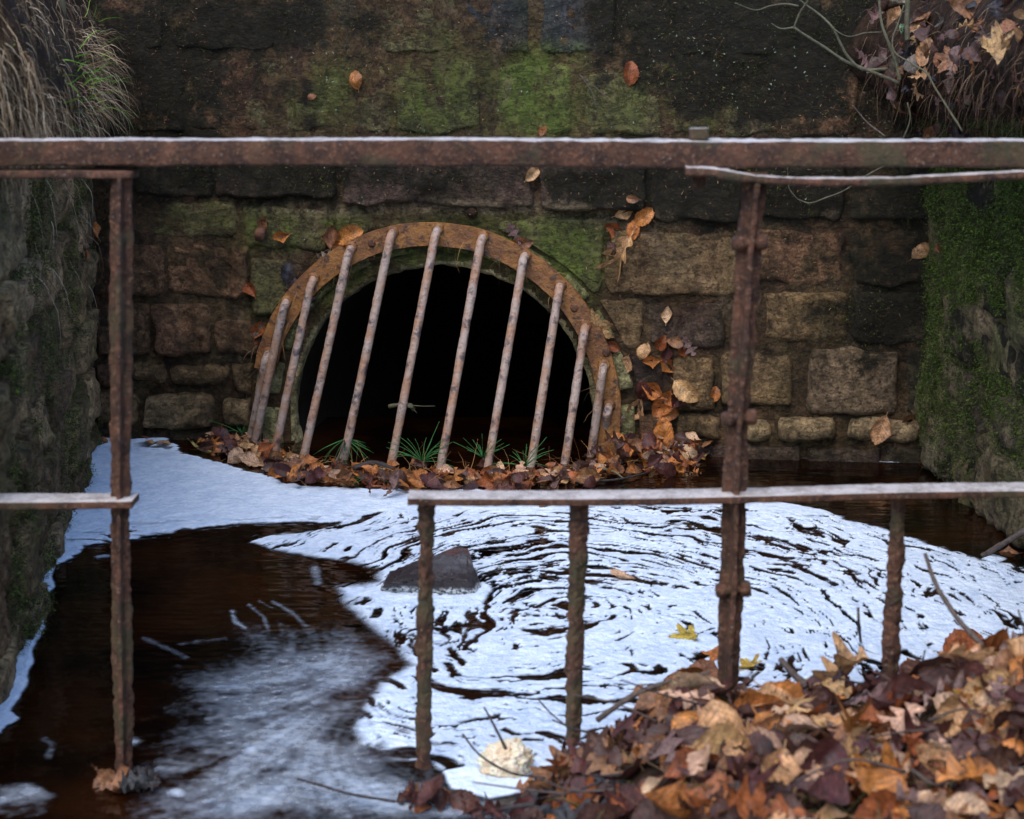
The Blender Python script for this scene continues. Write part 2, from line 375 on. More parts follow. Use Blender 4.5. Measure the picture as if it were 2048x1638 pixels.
PAL = [(960, 414, 330, 14, .9), (640, 424, 130, 12, .6), (1250, 440, 120, 14, .5), (1330, 520, 110, 50, .3), (1390, 690, 120, 20, .25), (560, 560, 60, 60, .2), (1520, 750, 70, 40, .25)]
ALG = [(875, 192, 96, 76, .85), (1068, 200, 80, 78, 1.15), (1110, 110, 80, 30, .5), (640, 190, 90, 70, .45), (1245, 210, 90, 60, .4), (1385, 190, 60, 80, .5), (575, 460, 100, 45, .75), (400, 430, 120, 30, .3), (720, 440, 60, 25, .5), (1110, 505, 110, 65, .75), (960, 440, 200, 22, .4), (545, 590, 50, 50, .3), (880, 500, 150, 35, .9), (700, 580, 70, 70, .5), (1120, 560, 70, 70, .5), (1600, 80, 60, 60, .4), (850, 80, 80, 30, .35)]
MOS = [(330, 130, 220, 180, .7), (640, 40, 200, 70, .45), (1560, 100, 320, 170, .8), (1340, 20, 140, 60, .5), (560, 350, 330, 45, .65), (1500, 390, 330, 65, .8), (1760, 620, 130, 120, .65), (1250, 370, 200, 40, .55), (1850, 300, 80, 300, .4)]
def skin(V):
    P = topx(V); return {'pale': BE(P, PAL), 'algae': np.clip(.1 + BE4(P, ALG), 0, 1.15), 'moss': .08 + BE(P, MOS)}
def stone(parent, fr, quad, col, algae=.3, moss=.3, proud=.018, rough=.014, seed=0, **k):
    V, f = stone_mesh(fr, quad, proud, rough, seed, **k)
    at = skin(V) if fr is BW else {'algae': np.full(len(V), algae), 'moss': np.full(len(V), moss)}
    o = wobj('stone', V, f, MS, parent, True, attr=at); o.color = (*col, 1); return o
def pq(fr, r):
    x0, y0, x1, y1 = r[0]-3, r[1]-3, r[2]+3, r[3]+3
    return [fr.px(x0, y1), fr.px(x1, y1), fr.px(x1, y0), fr.px(x0, y0)]

back_wall = thing('retaining_wall', 'dark mossy stone wall around the barred round culvert', 'wall', A)
PC = BW.px(885, 833); PR = .472                                     # culvert centre and radius on the wall face
RC = BW.px(872, 815)                                                 # centre of the iron ring
def wall_sheet(fr, a0, a1, b0, b1, cell, amp, seed, parent, name, m, hole=None, base=0.):
    n, k = int((a1-a0)/cell)+1, int((b1-b0)/cell)+1
    a, b = np.meshgrid(np.linspace(a0, a1, n), np.linspace(b0, b1, k), indexing='ij'); p3 = np.stack((a, b, a*0+seed), -1)
    c = (base(a, b) if callable(base) else base) + amp*(fbm(p3*5, 4, seed) + .5*fbm(p3*26, 3, seed+2) + .25*fbm(p3*80, 2, seed+6))
    V = fr.w(a, b, c).reshape(-1, 3); f = grid_faces(n, k)
    N = np.cross(V[f[0][1]]-V[f[0][0]], V[f[0][3]]-V[f[0][0]])
    if np.dot(N, fr.n) < 0: f = f[:, ::-1]
    if hole:
        ca, cb, r = hole; mid = np.stack((a, b), -1).reshape(-1, 2)[f].mean(1); f = f[np.hypot(mid[:, 0]-ca, mid[:, 1]-cb) > r]
    return wobj(name, V, f, m, parent, attr=skin(V) if fr is BW else {'algae': np.full(len(V), .5), 'moss': np.full(len(V), .12)})
WT = 1.62                                                            # wall top
mort = wall_sheet(BW, -.55, 3.3, -.5, WT, .0115, .012, 3, back_wall, 'mortar', MMORT, (PC[0], PC[1], PR+.012), lambda a, b: .003 + .007*sst(.2, .4, b) + .006*sst(.62, .92, b) + .006*fbm(np.stack((a*3, b*3, a*0), -1), 3, 99))
mort.data.materials[0] = MMORT
OL, GR, DK, TN, RB, PU = (.125, .095, .04), (.13, .12, .035), (.06, .04, .022), (.225, .13, .058), (.185, .088, .045), (.07, .039, .028)
BG = (.042, .039, .04); SD = (.34, .22, .11)
ROWS = [  # px box, colour, algae, moss, proud, rough
 (40, -70, 148, 104, DK, .2, .75, .015, .014), (160, -75, 330, 102, RB, .15, .55, .015, .014), (345, -75, 555, 104, DK, .25, .7, .018, .012), (572, -75, 742, 106, DK, .2, .65, .018, .014),
 (758, -75, 914, 104, OL, .3, .2, .02, .016), (930, -75, 1062, 106, BG, .05, .05, .022, .008), (1084, -75, 1236, 108, BG, .15, .35, .02, .012), (1252, -75, 1440, 112, DK, .3, .85, .016, .014), (1456, -75, 1640, 114, DK, .45, .85, .016, .014), (1656, -75, 1850, 116, DK, .3, .95, .016, .014),
 (90, 120, 262, 262, DK, .2, .7, .015, .014), (278, 120, 372, 262, RB, .15, .6, .018, .014), (386, 122, 474, 262, RB, .1, .6, .014, .014), (488, 122, 560, 258, OL, .25, .4, .018, .012), (574, 120, 690, 262, OL, .5, .35, .02, .012), (704, 122, 778, 262, OL, .35, .4, .016, .014),
 (792, 120, 962, 264, OL, .75, .05, .026, .008), (994, 128, 1144, 268, GR, 1., .0, .028, .008), (1168, 146, 1322, 268, OL, .35, .12, .024, .008), (1340, 136, 1428, 268, OL, .5, .35, .02, .01), (1442, 136, 1568, 270, OL, .3, .5, .018, .012), (1584, 136, 1712, 270, RB, .1, .6, .016, .014), (1726, 138, 1864, 272, DK, .2, .8, .014, .014),
 (120, 278, 262, 388, DK, .2, .8, .02, .016), (276, 278, 424, 392, DK, .2, .75, .024, .018), (440, 278, 674, 396, PU, .1, .55, .03, .02), (692, 278, 1062, 412, PU, .05, .35, .036, .024), (1082, 284, 1292, 424, PU, .1, .5, .036, .024), (1308, 284, 1486, 440, DK, .3, .85, .03, .02), (1502, 284, 1684, 440, DK, .3, .85, .026, .018), (1700, 286, 1868, 438, DK, .2, .9, .022, .016),
 (195, 404, 256, 470, DK, .35, .4, .014, .014), (270, 402, 474, 472, OL, .4, .3, .014, .014), (488, 414, 656, 500, OL, .85, .02, .026, .01), (666, 418, 768, 470, OL, .7, .1, .02, .01),
 (998, 436, 1206, 590, OL, .75, .02, .03, .010), (1216, 455, 1484, 588, TN, .2, .12, .03, .020), (1500, 456, 1690, 566, RB, .2, .35, .02, .016), (1704, 456, 1864, 570, DK, .2, .6, .018, .016),
 (196, 484, 330, 590, RB, .08, .12, .02, .024), (340, 486, 498, 592, RB, .08, .1, .024, .026), (506, 516, 590, 630, OL, .3, .12, .02, .016),
 (1190, 596, 1282, 692, TN, .1, .1, .022, .018), (1292, 600, 1452, 694, PU, .1, .3, .022, .02), (1468, 604, 1520, 690, PU, .1, .3, .018, .016), (1532, 584, 1690, 680, TN, .15, .3, .02, .014), (1702, 586, 1862, 684, DK, .2, .75, .018, .016),
 (194, 604, 300, 708, RB, .05, .08, .022, .024), (308, 608, 420, 706, RB, .05, .08, .026, .024), (428, 640, 540, 712, RB, .12, .12, .02, .022),
 (1232, 712, 1330, 818, PU, .05, .2, .018, .018), (1342, 712, 1430, 820, TN, .08, .15, .02, .016), (1444, 708, 1582, 812, TN, .1, .04, .024, .012), (1616, 698, 1796, 826, (.24, .15, .085), .05, .06, .03, .012), (1810, 700, 1866, 824, DK, .1, .5, .018, .014),
 (196, 724, 256, 772, RB, .05, .05, .02, .014), (262, 722, 330, 768, TN, .06, .03, .022, .012), (336, 724, 462, 770, TN, .06, .03, .024, .012), (468, 728, 520, 786, TN, .06, .06, .02, .014),
 (1240, 832, 1340, 882, RB, .05, .1, .018, .014), (1350, 826, 1448, 880, TN, .06, .06, .026, .016), (1456, 834, 1546, 880, SD, .06, .02, .028, .012), (1554, 832, 1676, 882, SD, .05, .0, .036, .014), (1692, 838, 1834, 886, SD, .12, .05, .03, .013),
 (194, 780, 274, 852, TN, .06, .05, .024, .014), (288, 786, 426, 858, SD, .05, .02, .03, .018), (443, 794, 516, 856, SD, .08, .02, .028, .014),
 (186, 862, 330, 920, DK, .1, .1, .01, .012), (340, 864, 520, 930, DK, .1, .1, .01, .012),
 (1260, 890, 1386, 935, PU, .05, .1, .03, .01), (1396, 892, 1602, 940, PU, .05, .1, .04, .01), (1610, 896, 1760, 945, PU, .1, .15, .04, .01), (1768, 898, 1850, 950, DK, .1, .2, .03, .01),
]
for i, r in enumerate(ROWS):
    k = {}; low = r[1] > 715 and r[3] < 890; bulge = 270 < r[1] < 300
    pr_ = r[7] if low or bulge else .005 + r[7]*.42; ro_ = r[8]*1.15
    if r[1] > 715 and r[3] < 890 and (r[2] < 530 or r[0] > 1340): k = dict(rr=.022, exp=5.5)
    stone(back_wall, BW, pq(BW, r[:4]), r[4], r[5], r[6], pr_, ro_, i+1, **k)
# voussoirs of the arch, between the iron ring and the pipe
angs = [-14, 8, 24, 38, 52, 66, 78, 97, 112, 128, 144, 160, 176, 194]
for i in range(len(angs)-1):
    a0, a1 = math.radians(angs[i]+1.6), math.radians(angs[i+1]-1.6); n, m = 16, 9
    t, r = np.meshgrid(np.linspace(a0, a1, n), np.linspace(PR+.035, PR+.135, m), indexing='ij')
    st = np.linspace(-1, 1, n)[:, None]*np.ones((1, m)); sr = np.ones((n, 1))*np.linspace(-1, 1, m)[None]
    p3 = np.stack((t*PR, r, t*0+i), -1); d = np.minimum((1-abs(st))*(a1-a0)*PR/2, (1-abs(sr))*.05)
    e = np.clip(d/.014, 0, 1); pr = np.sqrt(1-(1-e)**2); c = -.05 + (.072+.008*fbm(p3*14, 4, i+60))*pr
    r = r + .008*fbm(p3*12, 3, i+80)
    V = BW.w(PC[0]+np.cos(t)*r, PC[1]+np.sin(t)*r, c).reshape(-1, 3); f = grid_faces(n, m)
    N = np.cross(V[f[40][1]]-V[f[40][0]], V[f[40][3]]-V[f[40][0]])
    if np.dot(N, BW.n) < 0: f = f[:, ::-1]
    o = wobj('stone', V, f, MS, back_wall, True, attr={'algae': np.full(len(V), .6 if 20 < angs[i] < 150 else .25), 'moss': np.full(len(V), -.15)}); o.color = (*((.26, .29, .08) if 60 < angs[i] < 100 else (.42, .35, .16)), 1)
# pipe: rough mortar lip and a long dark barrel with a closed far end
def ringgrid(r_c, a0, a1, n, seed, amp):
    t = np.linspace(a0, a1, n); V = []
    for r, c in r_c:
        p3 = np.stack((np.cos(t)*r*1., np.sin(t)*r, t*0+c*4), -1); rr = r + amp*(fbm(p3*9, 4, seed)+.5*fbm(p3*45, 2, seed+1)); cc = c + amp*.8*fbm(p3*20, 3, seed+4)
        V.append(BW.w(PC[0]+np.cos(t)*rr, PC[1]+np.sin(t)*rr, cc))
    return np.array(V).reshape(-1, 3), grid_faces(len(r_c), n)
V, f = ringgrid([(PR+.06, -.04), (PR+.042, -.008), (PR+.028, .002), (PR+.014, .004), (PR+.003, .002), (PR-.004, -.012), (PR-.002, -.05)], 0, 2*math.pi, 260, 5, .008)
o = wobj('pipe_lip', V, f, MLINE, back_wall)
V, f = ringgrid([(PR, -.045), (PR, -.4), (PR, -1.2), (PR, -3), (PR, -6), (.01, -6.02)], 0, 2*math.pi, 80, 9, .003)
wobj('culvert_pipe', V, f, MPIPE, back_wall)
V, f = sweep(BW.w(*BW.px(946, 424), 0.) + BW.n*np.linspace(.03, -.05, 3)[:, None], circ(.016, 14)); wobj('drain_hole', V, f, MEARTH, back_wall)

# ------------------------------------------------------------------ side walls
left_wall = thing('side_wall', 'rough mossy stone side wall with dry grass hanging over its top', 'wall', LW.o)
right_wall = thing('side_wall', 'stone side wall thick with bright green moss, under the leafy bank', 'wall', RW.o)
LT, RT = 1.06, 1.02                                                 # wall tops
wall_sheet(LW, -.35, LW.L+.35, -.4, LT+.1, .014, .024, 31, left_wall, 'mortar', MSIDE, None, -.012)
wall_sheet(RW, -.35, RW.L+4.5, -.4, RT+.1, .018, .035, 37, right_wall, 'mortar', MSIDE, None, .016)
def courses(parent, fr, a0, a1, top, cols, seed, moss, rough, proud):
    r = random.Random(seed); b = -.2; k = seed*100
    while b < top:
        h = r.uniform(.13, .23); a = a0 - r.uniform(0, .25)
        while a < a1:
            l = r.uniform(.2, .46); k += 1; g = .011
            aa, ab = max(a+g, a0), min(a+l-g, a1)
            if ab-aa > .07:
                j = lambda: r.uniform(-.012, .012)
                q = [(aa, b+g+j()), (ab, b+g+j()), (ab, min(b+h, top+.08)-g+j()), (aa, min(b+h, top+.08)-g+j())]
                zf = min(max((b+.1)/top, 0), 1)
                stone(parent, fr, q, r.choice(cols), r.uniform(.1, .5), moss(a, zf, r), r.uniform(*proud), r.uniform(*rough), k, cell=.014)
            a += l
        b += h
courses(left_wall, LW, -.05, LW.L-.02, LT, [(.48, .29, .145), (.34, .195, .095), (.44, .28, .15), (.25, .14, .07)], 3, lambda a, z, r: r.uniform(-.3, .1)+.1*z, (.022, .036), (-.012, .012))
courses(right_wall, RW, .02, RW.L+.15, RT, [(.2, .13, .08), (.15, .095, .06), (.26, .18, .115)], 5, lambda a, z, r: r.uniform(.0, .3) + (.5 if z > .42 else 0), (.02, .032), (.004, .02))

# ------------------------------------------------------------------ banks
def bank_sweep(name, top, out, ys, sec, amp, seed):
    """TOP(y) -> point on the wall's top edge; OUT: direction away from the stream; SEC: (distance outwards, height above the edge)"""
    sec = spline(np.array([(a, 0, b) for a, b in sec]), 70)[:, [0, 2]]; V = []
    for y in ys:
        t = top(y)
        V.append(t + np.array(out)*sec[:, :1] + np.array((0, 0, 1))*sec[:, 1:])
    V = np.array(V); k = np.clip(np.abs(sec[:, 0])*.25+1, 1, 6)[None, :, None]
    V = V + np.stack((fbm(V*4, 4, seed), fbm(V*4+30, 3, seed+1)*.4, fbm(V*5+60, 4, seed+2)), -1)*amp*k
    n, m = V.shape[:2]; o = obj(name, mesh(name, V.reshape(-1, 3), grid_faces(n, m)), MEARTH); o['kind'] = 'structure'; return o
ys = np.concatenate((np.linspace(-8, 2, 20), np.linspace(2.1, 5.4, 90)))
def ltop(y): a = (y-LW.o[1])/LW.u[1]; return LW.w(a, LT/LW.v[2]) - np.array((.8*max(3.08-y, 0), 0, .1*min(max(3.08-y, 0), .6)))
def rtop(y): a = (y-RW.o[1])/RW.u[1]; return RW.w(a, RT/RW.v[2])
left_bank = bank_sweep('left_bank', ltop, (-1, 0, 0), ys, [(.12, -.16), (.0, -.06), (-.07, .0), (-.075, .08), (-.03, .2), (.06, .34), (.3, .5), (1.2, .95), (3, 1.7), (9, 4)], .055, 71)
right_bank = bank_sweep('right_bank', rtop, (1, 0, 0), ys, [(.1, -.2), (-.01, -.06), (-.1, .02), (-.2, .1), (-.23, .2), (-.16, .3), (.02, .42), (.3, .6), (1.2, 1.0), (3, 1.7), (9, 4)], .055, 73)
def back_bank():
    n, m = 60, 30; a = np.linspace(-9, 12, n); t = np.linspace(0, 1, m)**1.6*12
    aa, tt = np.meshgrid(a, t, indexing='ij'); z = WT - .03 + .30*tt
    V = BW.w(aa, z, -tt+.02); V = V + fbm(V*2, 4, 77)[..., None]*np.array((0, 0, .08))
    o = obj('upper_bank', mesh('upper_bank', V.reshape(-1, 3), grid_faces(n, m)), MEARTH); o['kind'] = 'structure'
back_bank()

# ------------------------------------------------------------------ the iron grate
grate = thing('culvert_grate', 'rusty iron grate of slanting round bars hung from an ochre half ring', 'grate', BW.w(RC[0], RC[1], .05))
def half_ring():
    t = np.radians(np.linspace(-14, 168, 140)); ro, ri, c0, c1 = .578, .508, .036, .046
    prof = [(ri, c0), (ro, c0), (ro+.0005, (c0+c1)/2), (ro-.001, c1), ((ri+ro)/2, c1), (ri+.001, c1), (ri-.0005, (c0+c1)/2)]
    V = []
    for r, c in prof:
        p3 = np.stack((np.cos(t)*r, np.sin(t)*r, t*0), -1)
        V.append(BW.w(RC[0]+np.cos(t)*(r+.0025*fbm(p3*18, 3, 2)), RC[1]+np.sin(t)*(r+.0025*fbm(p3*18, 3, 2)), c+.004*fbm(p3*4, 2, 4)))
    V = np.array(V).transpose(1, 0, 2).reshape(-1, 3); f = grid_faces(140, len(prof), True).tolist()
    wobj('ring', V, f, MRING, grate, smooth=False)
half_ring()
BARS = [(545, 708, 500, 884), (580, 606, 510, 890), (634, 560, 550, 906), (708, 500, 606, 920), (791, 468, 688, 918), (880, 462, 783, 930), (969, 478, 880, 940), (1053, 514, 975, 938), (1123, 574, 1062, 932), (1173, 655, 1130, 926), (1209, 733, 1182, 912), (1219, 812, 1206, 902)]
for i, (x0, y0, x1, y1) in enumerate(BARS):
    t0 = BW.px(x0, y0); t = BW.w(t0[0], t0[1], .05); st = BW.w(t0[0]+.002, t0[1]+.012, .044)
    b = W(x1, y1, .0); dr = unit(b-t); knee = t + BW.n*.022 + dr*.012
    sag = BW.n*.006
    pts = [st, t+BW.n*.012, knee, knee + (b-knee)*.08, knee+(b-knee)*.5+sag*rng.uniform(-1, 1), b + dr*.12]
    P = np.vstack((spline(pts[:4], 14)[:-1], spline([pts[3], pts[4], pts[5]], 60)))
    V, f = sweep(P, circ(.0130, 14), (0, -.3, 1) if False else (1, 0, 0), rough=.0012, rs=40, seed=i)
    o = wobj('bar', V, f, MBAR, grate)
    V, f = sweep(np.array([st-BW.n*.004, st+BW.n*.004, st+BW.n*.010]), circ(.019, 14), (0, 0, 1), [1, 1, .75], .002, 80, i); wobj('weld', V, f, MRING, o)
for x, y in ((750, 483), (1152, 611), (575, 640), (1215, 700)):
    q = BW.px(x, y); V, f = sweep(BW.w(q[0], q[1], .04) + BW.n*np.array((0, .010, .014))[:, None], circ(.0125, 6 if x < 1000 else 12), (0, 0, 1), [1, 1, .6], .0008, 90, x); wobj('bolt', V, f, MRAIL, grate)
# two stub bolts left in the wall
for k, (x, y, l) in enumerate(((528, 462, 'short rusty stub bolt jutting from the green block left of the ring'), (1226, 490, 'short rusty stub bolt jutting from the wall beside the hanging oak leaf'))):
    q = BW.px(x, y); P = BW.w(q[0], q[1], .01) + BW.n*np.linspace(0, .05, 6)[:, None] + np.array((0, 0, -.012))*np.linspace(0, 1, 6)[:, None]**2
    V, f = sweep(P, rect(.028, .03, 4, .3), (0, 0, 1), None, .004, 40, k); tag(wobj('wall_bolt', V, f, MRAIL, centre=True), l, 'bolt')

# ------------------------------------------------------------------ the railing
RY = 2.73
rail = thing('railing', 'rusted wrought iron railing crossing in front of the pool', 'railing', (0, RY, 0))
def R(x, y, dy=0.): return atY(x, y, RY+dy)
def pale_tops(o, thr=.75):  # upward faces take the painted sky sheen
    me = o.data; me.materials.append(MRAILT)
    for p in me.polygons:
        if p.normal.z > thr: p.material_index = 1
def bar(name, pts, prof, ref, n, rough, seed, scale=None, parent=rail, tops=False, m=MRAIL, rs=26):
    V, f = sweep(spline(pts, n), prof, ref, scale, rough, rs, seed); o = wobj(name, V, f, m, parent)
    if tops: pale_tops(o)
    return o
mm = lambda px: px*depth((0, RY, .6))/F
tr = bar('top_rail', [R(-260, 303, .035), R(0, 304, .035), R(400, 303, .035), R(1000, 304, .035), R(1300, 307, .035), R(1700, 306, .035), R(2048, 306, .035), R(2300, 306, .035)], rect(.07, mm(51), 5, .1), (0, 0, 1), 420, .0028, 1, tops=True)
bar('strap', [R(-260, 347, .02), R(0, 347, .02), R(120, 346, .02), R(200, 347, .02), R(270, 348, .02)], rect(.06, mm(15), 4, .2), (0, 0, 1), 120, .003, 3)
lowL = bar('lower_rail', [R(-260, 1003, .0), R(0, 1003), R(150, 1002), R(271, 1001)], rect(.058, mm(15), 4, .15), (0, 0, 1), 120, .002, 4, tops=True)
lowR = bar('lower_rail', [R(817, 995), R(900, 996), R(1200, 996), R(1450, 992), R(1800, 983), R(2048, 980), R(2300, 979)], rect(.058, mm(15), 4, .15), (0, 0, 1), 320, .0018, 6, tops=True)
TEE = np.array([(-.5, .28), (-.5, .10), (-.12, .05), (-.08, -.5), (.12, -.5), (.16, .05), (.5, .12), (.5, .30), (.2, .36), (0, .38), (-.2, .36)])
def post(pts, w_, seed, name='post', n=220, sc=None, rough=.004, prof=None):
    pr = (TEE if prof is None else prof)*w_
    dense = np.vstack([pr[i] + (pr[(i+1) % len(pr)]-pr[i])*np.linspace(0, 1, 3, endpoint=False)[:, None] for i in range(len(pr))])
    return bar(name, pts, dense, (0, 1, 0), n, rough, seed, sc, rs=32)
post([R(241, 352), R(240, 600), R(240, 850), R(240, 1005), R(241, 1200), R(245, 1400), R(247, 1562)], mm(43), 11, sc=np.linspace(1.02, .8, 220))
pst = post([R(1510, 345), R(1508, 400), R(1497, 520), R(1487, 700), R(1476, 850), R(1470, 985), R(1466, 1150), R(1459, 1290), R(1455, 1420)], mm(44), 12)
SQ = rect(1, 1, 4, .25)
for k, p in enumerate(([(853, 1001), (852, 1150), (848, 1350), (847, 1580)], [(1157, 1001), (1155, 1150), (1150, 1300), (1146, 1490)], [(1798, 994), (1792, 1120), (1785, 1250), (1779, 1385)])):
    c, s = math.cos(.6), math.sin(.6); q = SQ @ np.array(((c, s), (-s, c)))
    post([R(*a, .01) for a in p], mm(29), 20+k, 'baluster', 160, np.linspace(1.02, .82 if k < 2 else .92, 160), .0042, q)
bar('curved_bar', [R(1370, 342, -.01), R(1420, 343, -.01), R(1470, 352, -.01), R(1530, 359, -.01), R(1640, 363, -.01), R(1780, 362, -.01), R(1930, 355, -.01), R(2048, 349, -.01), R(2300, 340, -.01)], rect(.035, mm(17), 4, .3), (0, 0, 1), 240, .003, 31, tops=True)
def bolt(parent, x, y, dx):
    a, b = R(x-dx, y+2, -.005), R(x+dx, y-2, -.005)
    V, f = sweep(a + (b-a)*np.linspace(0, 1, 9)[:, None], circ(mm(10), 10), (0, 0, 1), None, .002, 60, x); p1 = (V, f)
    d = unit(b-a); parts = [p1]
    for e in (a+d*.010, b-d*.004):
        parts.append(sweep(e + d*np.linspace(-.009, .009, 5)[:, None], circ(mm(16), 6), (0, 0, 1), [.8, 1, 1, 1, .8], .002, 60, x+1))
    V, f = join(parts); wobj('bolt', V, f, MRAIL, parent)
for x, y in ((1496, 486), (1475, 836), (1463, 1179)): bolt(pst, x, y, mm(30)*0+32)
def rail_bolt():
    x = 1397; P = np.array([R(x, 256, .03), R(x, 278, .03)]); a = sweep(spline(P, 6), rect(mm(36), .034, 3, .18), (0, 1, 0), None, .001, 60, 3)
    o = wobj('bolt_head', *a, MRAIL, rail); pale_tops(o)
    b = sweep(spline([R(x, 330, .02), R(x, 352, .02), R(x-1, 372, .02), R(x-2, 386, .02)], 16), rect(mm(36), .034, 3, .3), (0, 1, 0), np.linspace(1.05, .42, 16), .003, 50, 5); wobj('bolt_tail', *b, MRAIL, rail)
rail_bolt()
# ------------------------------------------------------------------ rock, foam clump
def lump(name, pts, m, label, cat, sub=4, amp=.012, seed=1, fs=9, rnd=.2):
    bm = bmesh.new()
    for p in pts: bm.verts.new(Vector(p))
    bmesh.ops.convex_hull(bm, input=list(bm.verts)); bmesh.ops.triangulate(bm, faces=bm.faces[:])
    loose = [v for v in bm.verts if not v.link_faces]; bmesh.ops.delete(bm, geom=loose, context='VERTS')
    bmesh.ops.bevel(bm, geom=bm.edges[:], offset=rnd, segments=2, affect='EDGES', profile=.6)
    bmesh.ops.triangulate(bm, faces=bm.faces[:])
    for _ in range(sub): 
        long = [e for e in bm.edges if e.calc_length() > .016]
        if long: bmesh.ops.subdivide_edges(bm, edges=long, cuts=1); bmesh.ops.triangulate(bm, faces=bm.faces[:])
    bm.normal_update(); V = np.array([v.co for v in bm.verts]); Nn = np.array([v.normal for v in bm.verts]); f = [[v.index for v in q.verts] for q in bm.faces]; bm.free()
    V = V + Nn*(amp*(fbm(V*fs, 4, seed)+.5*fbm(V*fs*4, 3, seed+1)))[:, None]
    return tag(wobj(name, V, f, m, centre=True, smooth=False), label, cat)
rk = W(850, 1188); fy = np.array((0, 1, 0)); rpx = lambda x, y, d: atY(x, y, rk[1]+d)
lump('rock', [W(752, 1196, -.05), W(955, 1206, -.05), rpx(757, 1186, .01), rpx(952, 1196, -.01), rpx(772, 1166, -.01), rpx(832, 1166, -.02), rpx(872, 1150, -.015), rpx(935, 1160, -.02), rpx(908, 1099, .13), rpx(936, 1095, .12), rpx(950, 1136, .04), rpx(960, 1174, .03), rpx(842, 1118, .12), rpx(782, 1142, .09), W(940, 1140, -.05), W(775, 1150, -.05)], MROCK, 'dark wet angular rock standing out of the foamy pool', 'rock', rnd=.003, amp=.008, seed=4, fs=20)
def foam_clump():
    c = W(1012, 1545) + np.array((0, 0, .022)); n, m = 110, 70; V = []
    a, t = np.meshgrid(np.linspace(0, 2*math.pi, n, endpoint=False), np.linspace(.0, math.pi, m), indexing='ij')
    d = np.stack((np.cos(a)*np.sin(t), np.sin(a)*np.sin(t), np.cos(t)), -1)
    r = 1 + .26*fbm(d*2.4, 3, 3) + .13*(1-2.4*np.abs(fbm(d*4.5, 2, 9))) + .06*(1-2.4*np.abs(fbm(d*13, 2, 5))) + .03*fbm(d*40, 2, 6)
    V = (c + d*r[..., None]*np.array((.042, .036, .032))).reshape(-1, 3)
    tag(wobj('foam_clump', V, grid_faces(n, m).tolist() + [[(n-1)*m+j, j, j+1, (n-1)*m+j+1] for j in range(m-1)], MCLUMP, centre=True), 'cream coloured ball of thick foam beside the leaf heap', 'foam')
foam_clump()

# ------------------------------------------------------------------ foam on the pool
def sdf(px, poly):
    P = np.asarray(poly, float); d = np.full(px.shape[:-1], 1e9); ins = np.zeros(px.shape[:-1], bool)
    for i in range(len(P)):
        a, b = P[i], P[(i+1) % len(P)]; e = b-a; v = px-a
        t = np.clip((v @ e)/(e @ e), 0, 1); d = np.minimum(d, np.linalg.norm((v - t[..., None]*e)*np.array((1, 1.8)), axis=-1))
        c = ((a[1] > px[..., 1]) != (b[1] > px[..., 1])) & (px[..., 0] < (b[0]-a[0])*(px[..., 1]-a[1])/((b[1]-a[1]) or 1e-9)+a[0]); ins ^= c
    return np.where(ins, d, -d)
def sdline(px, pts):
    P = np.asarray(pts, float); d = np.full(px.shape[:-1], 1e9)
    for a, b in zip(P[:-1], P[1:]):
        e = b-a; v = px-a; t = np.clip((v @ e)/(e @ e), 0, 1); d = np.minimum(d, np.linalg.norm((v - t[..., None]*e)*np.array((1, 1.6)), axis=-1))
    return d
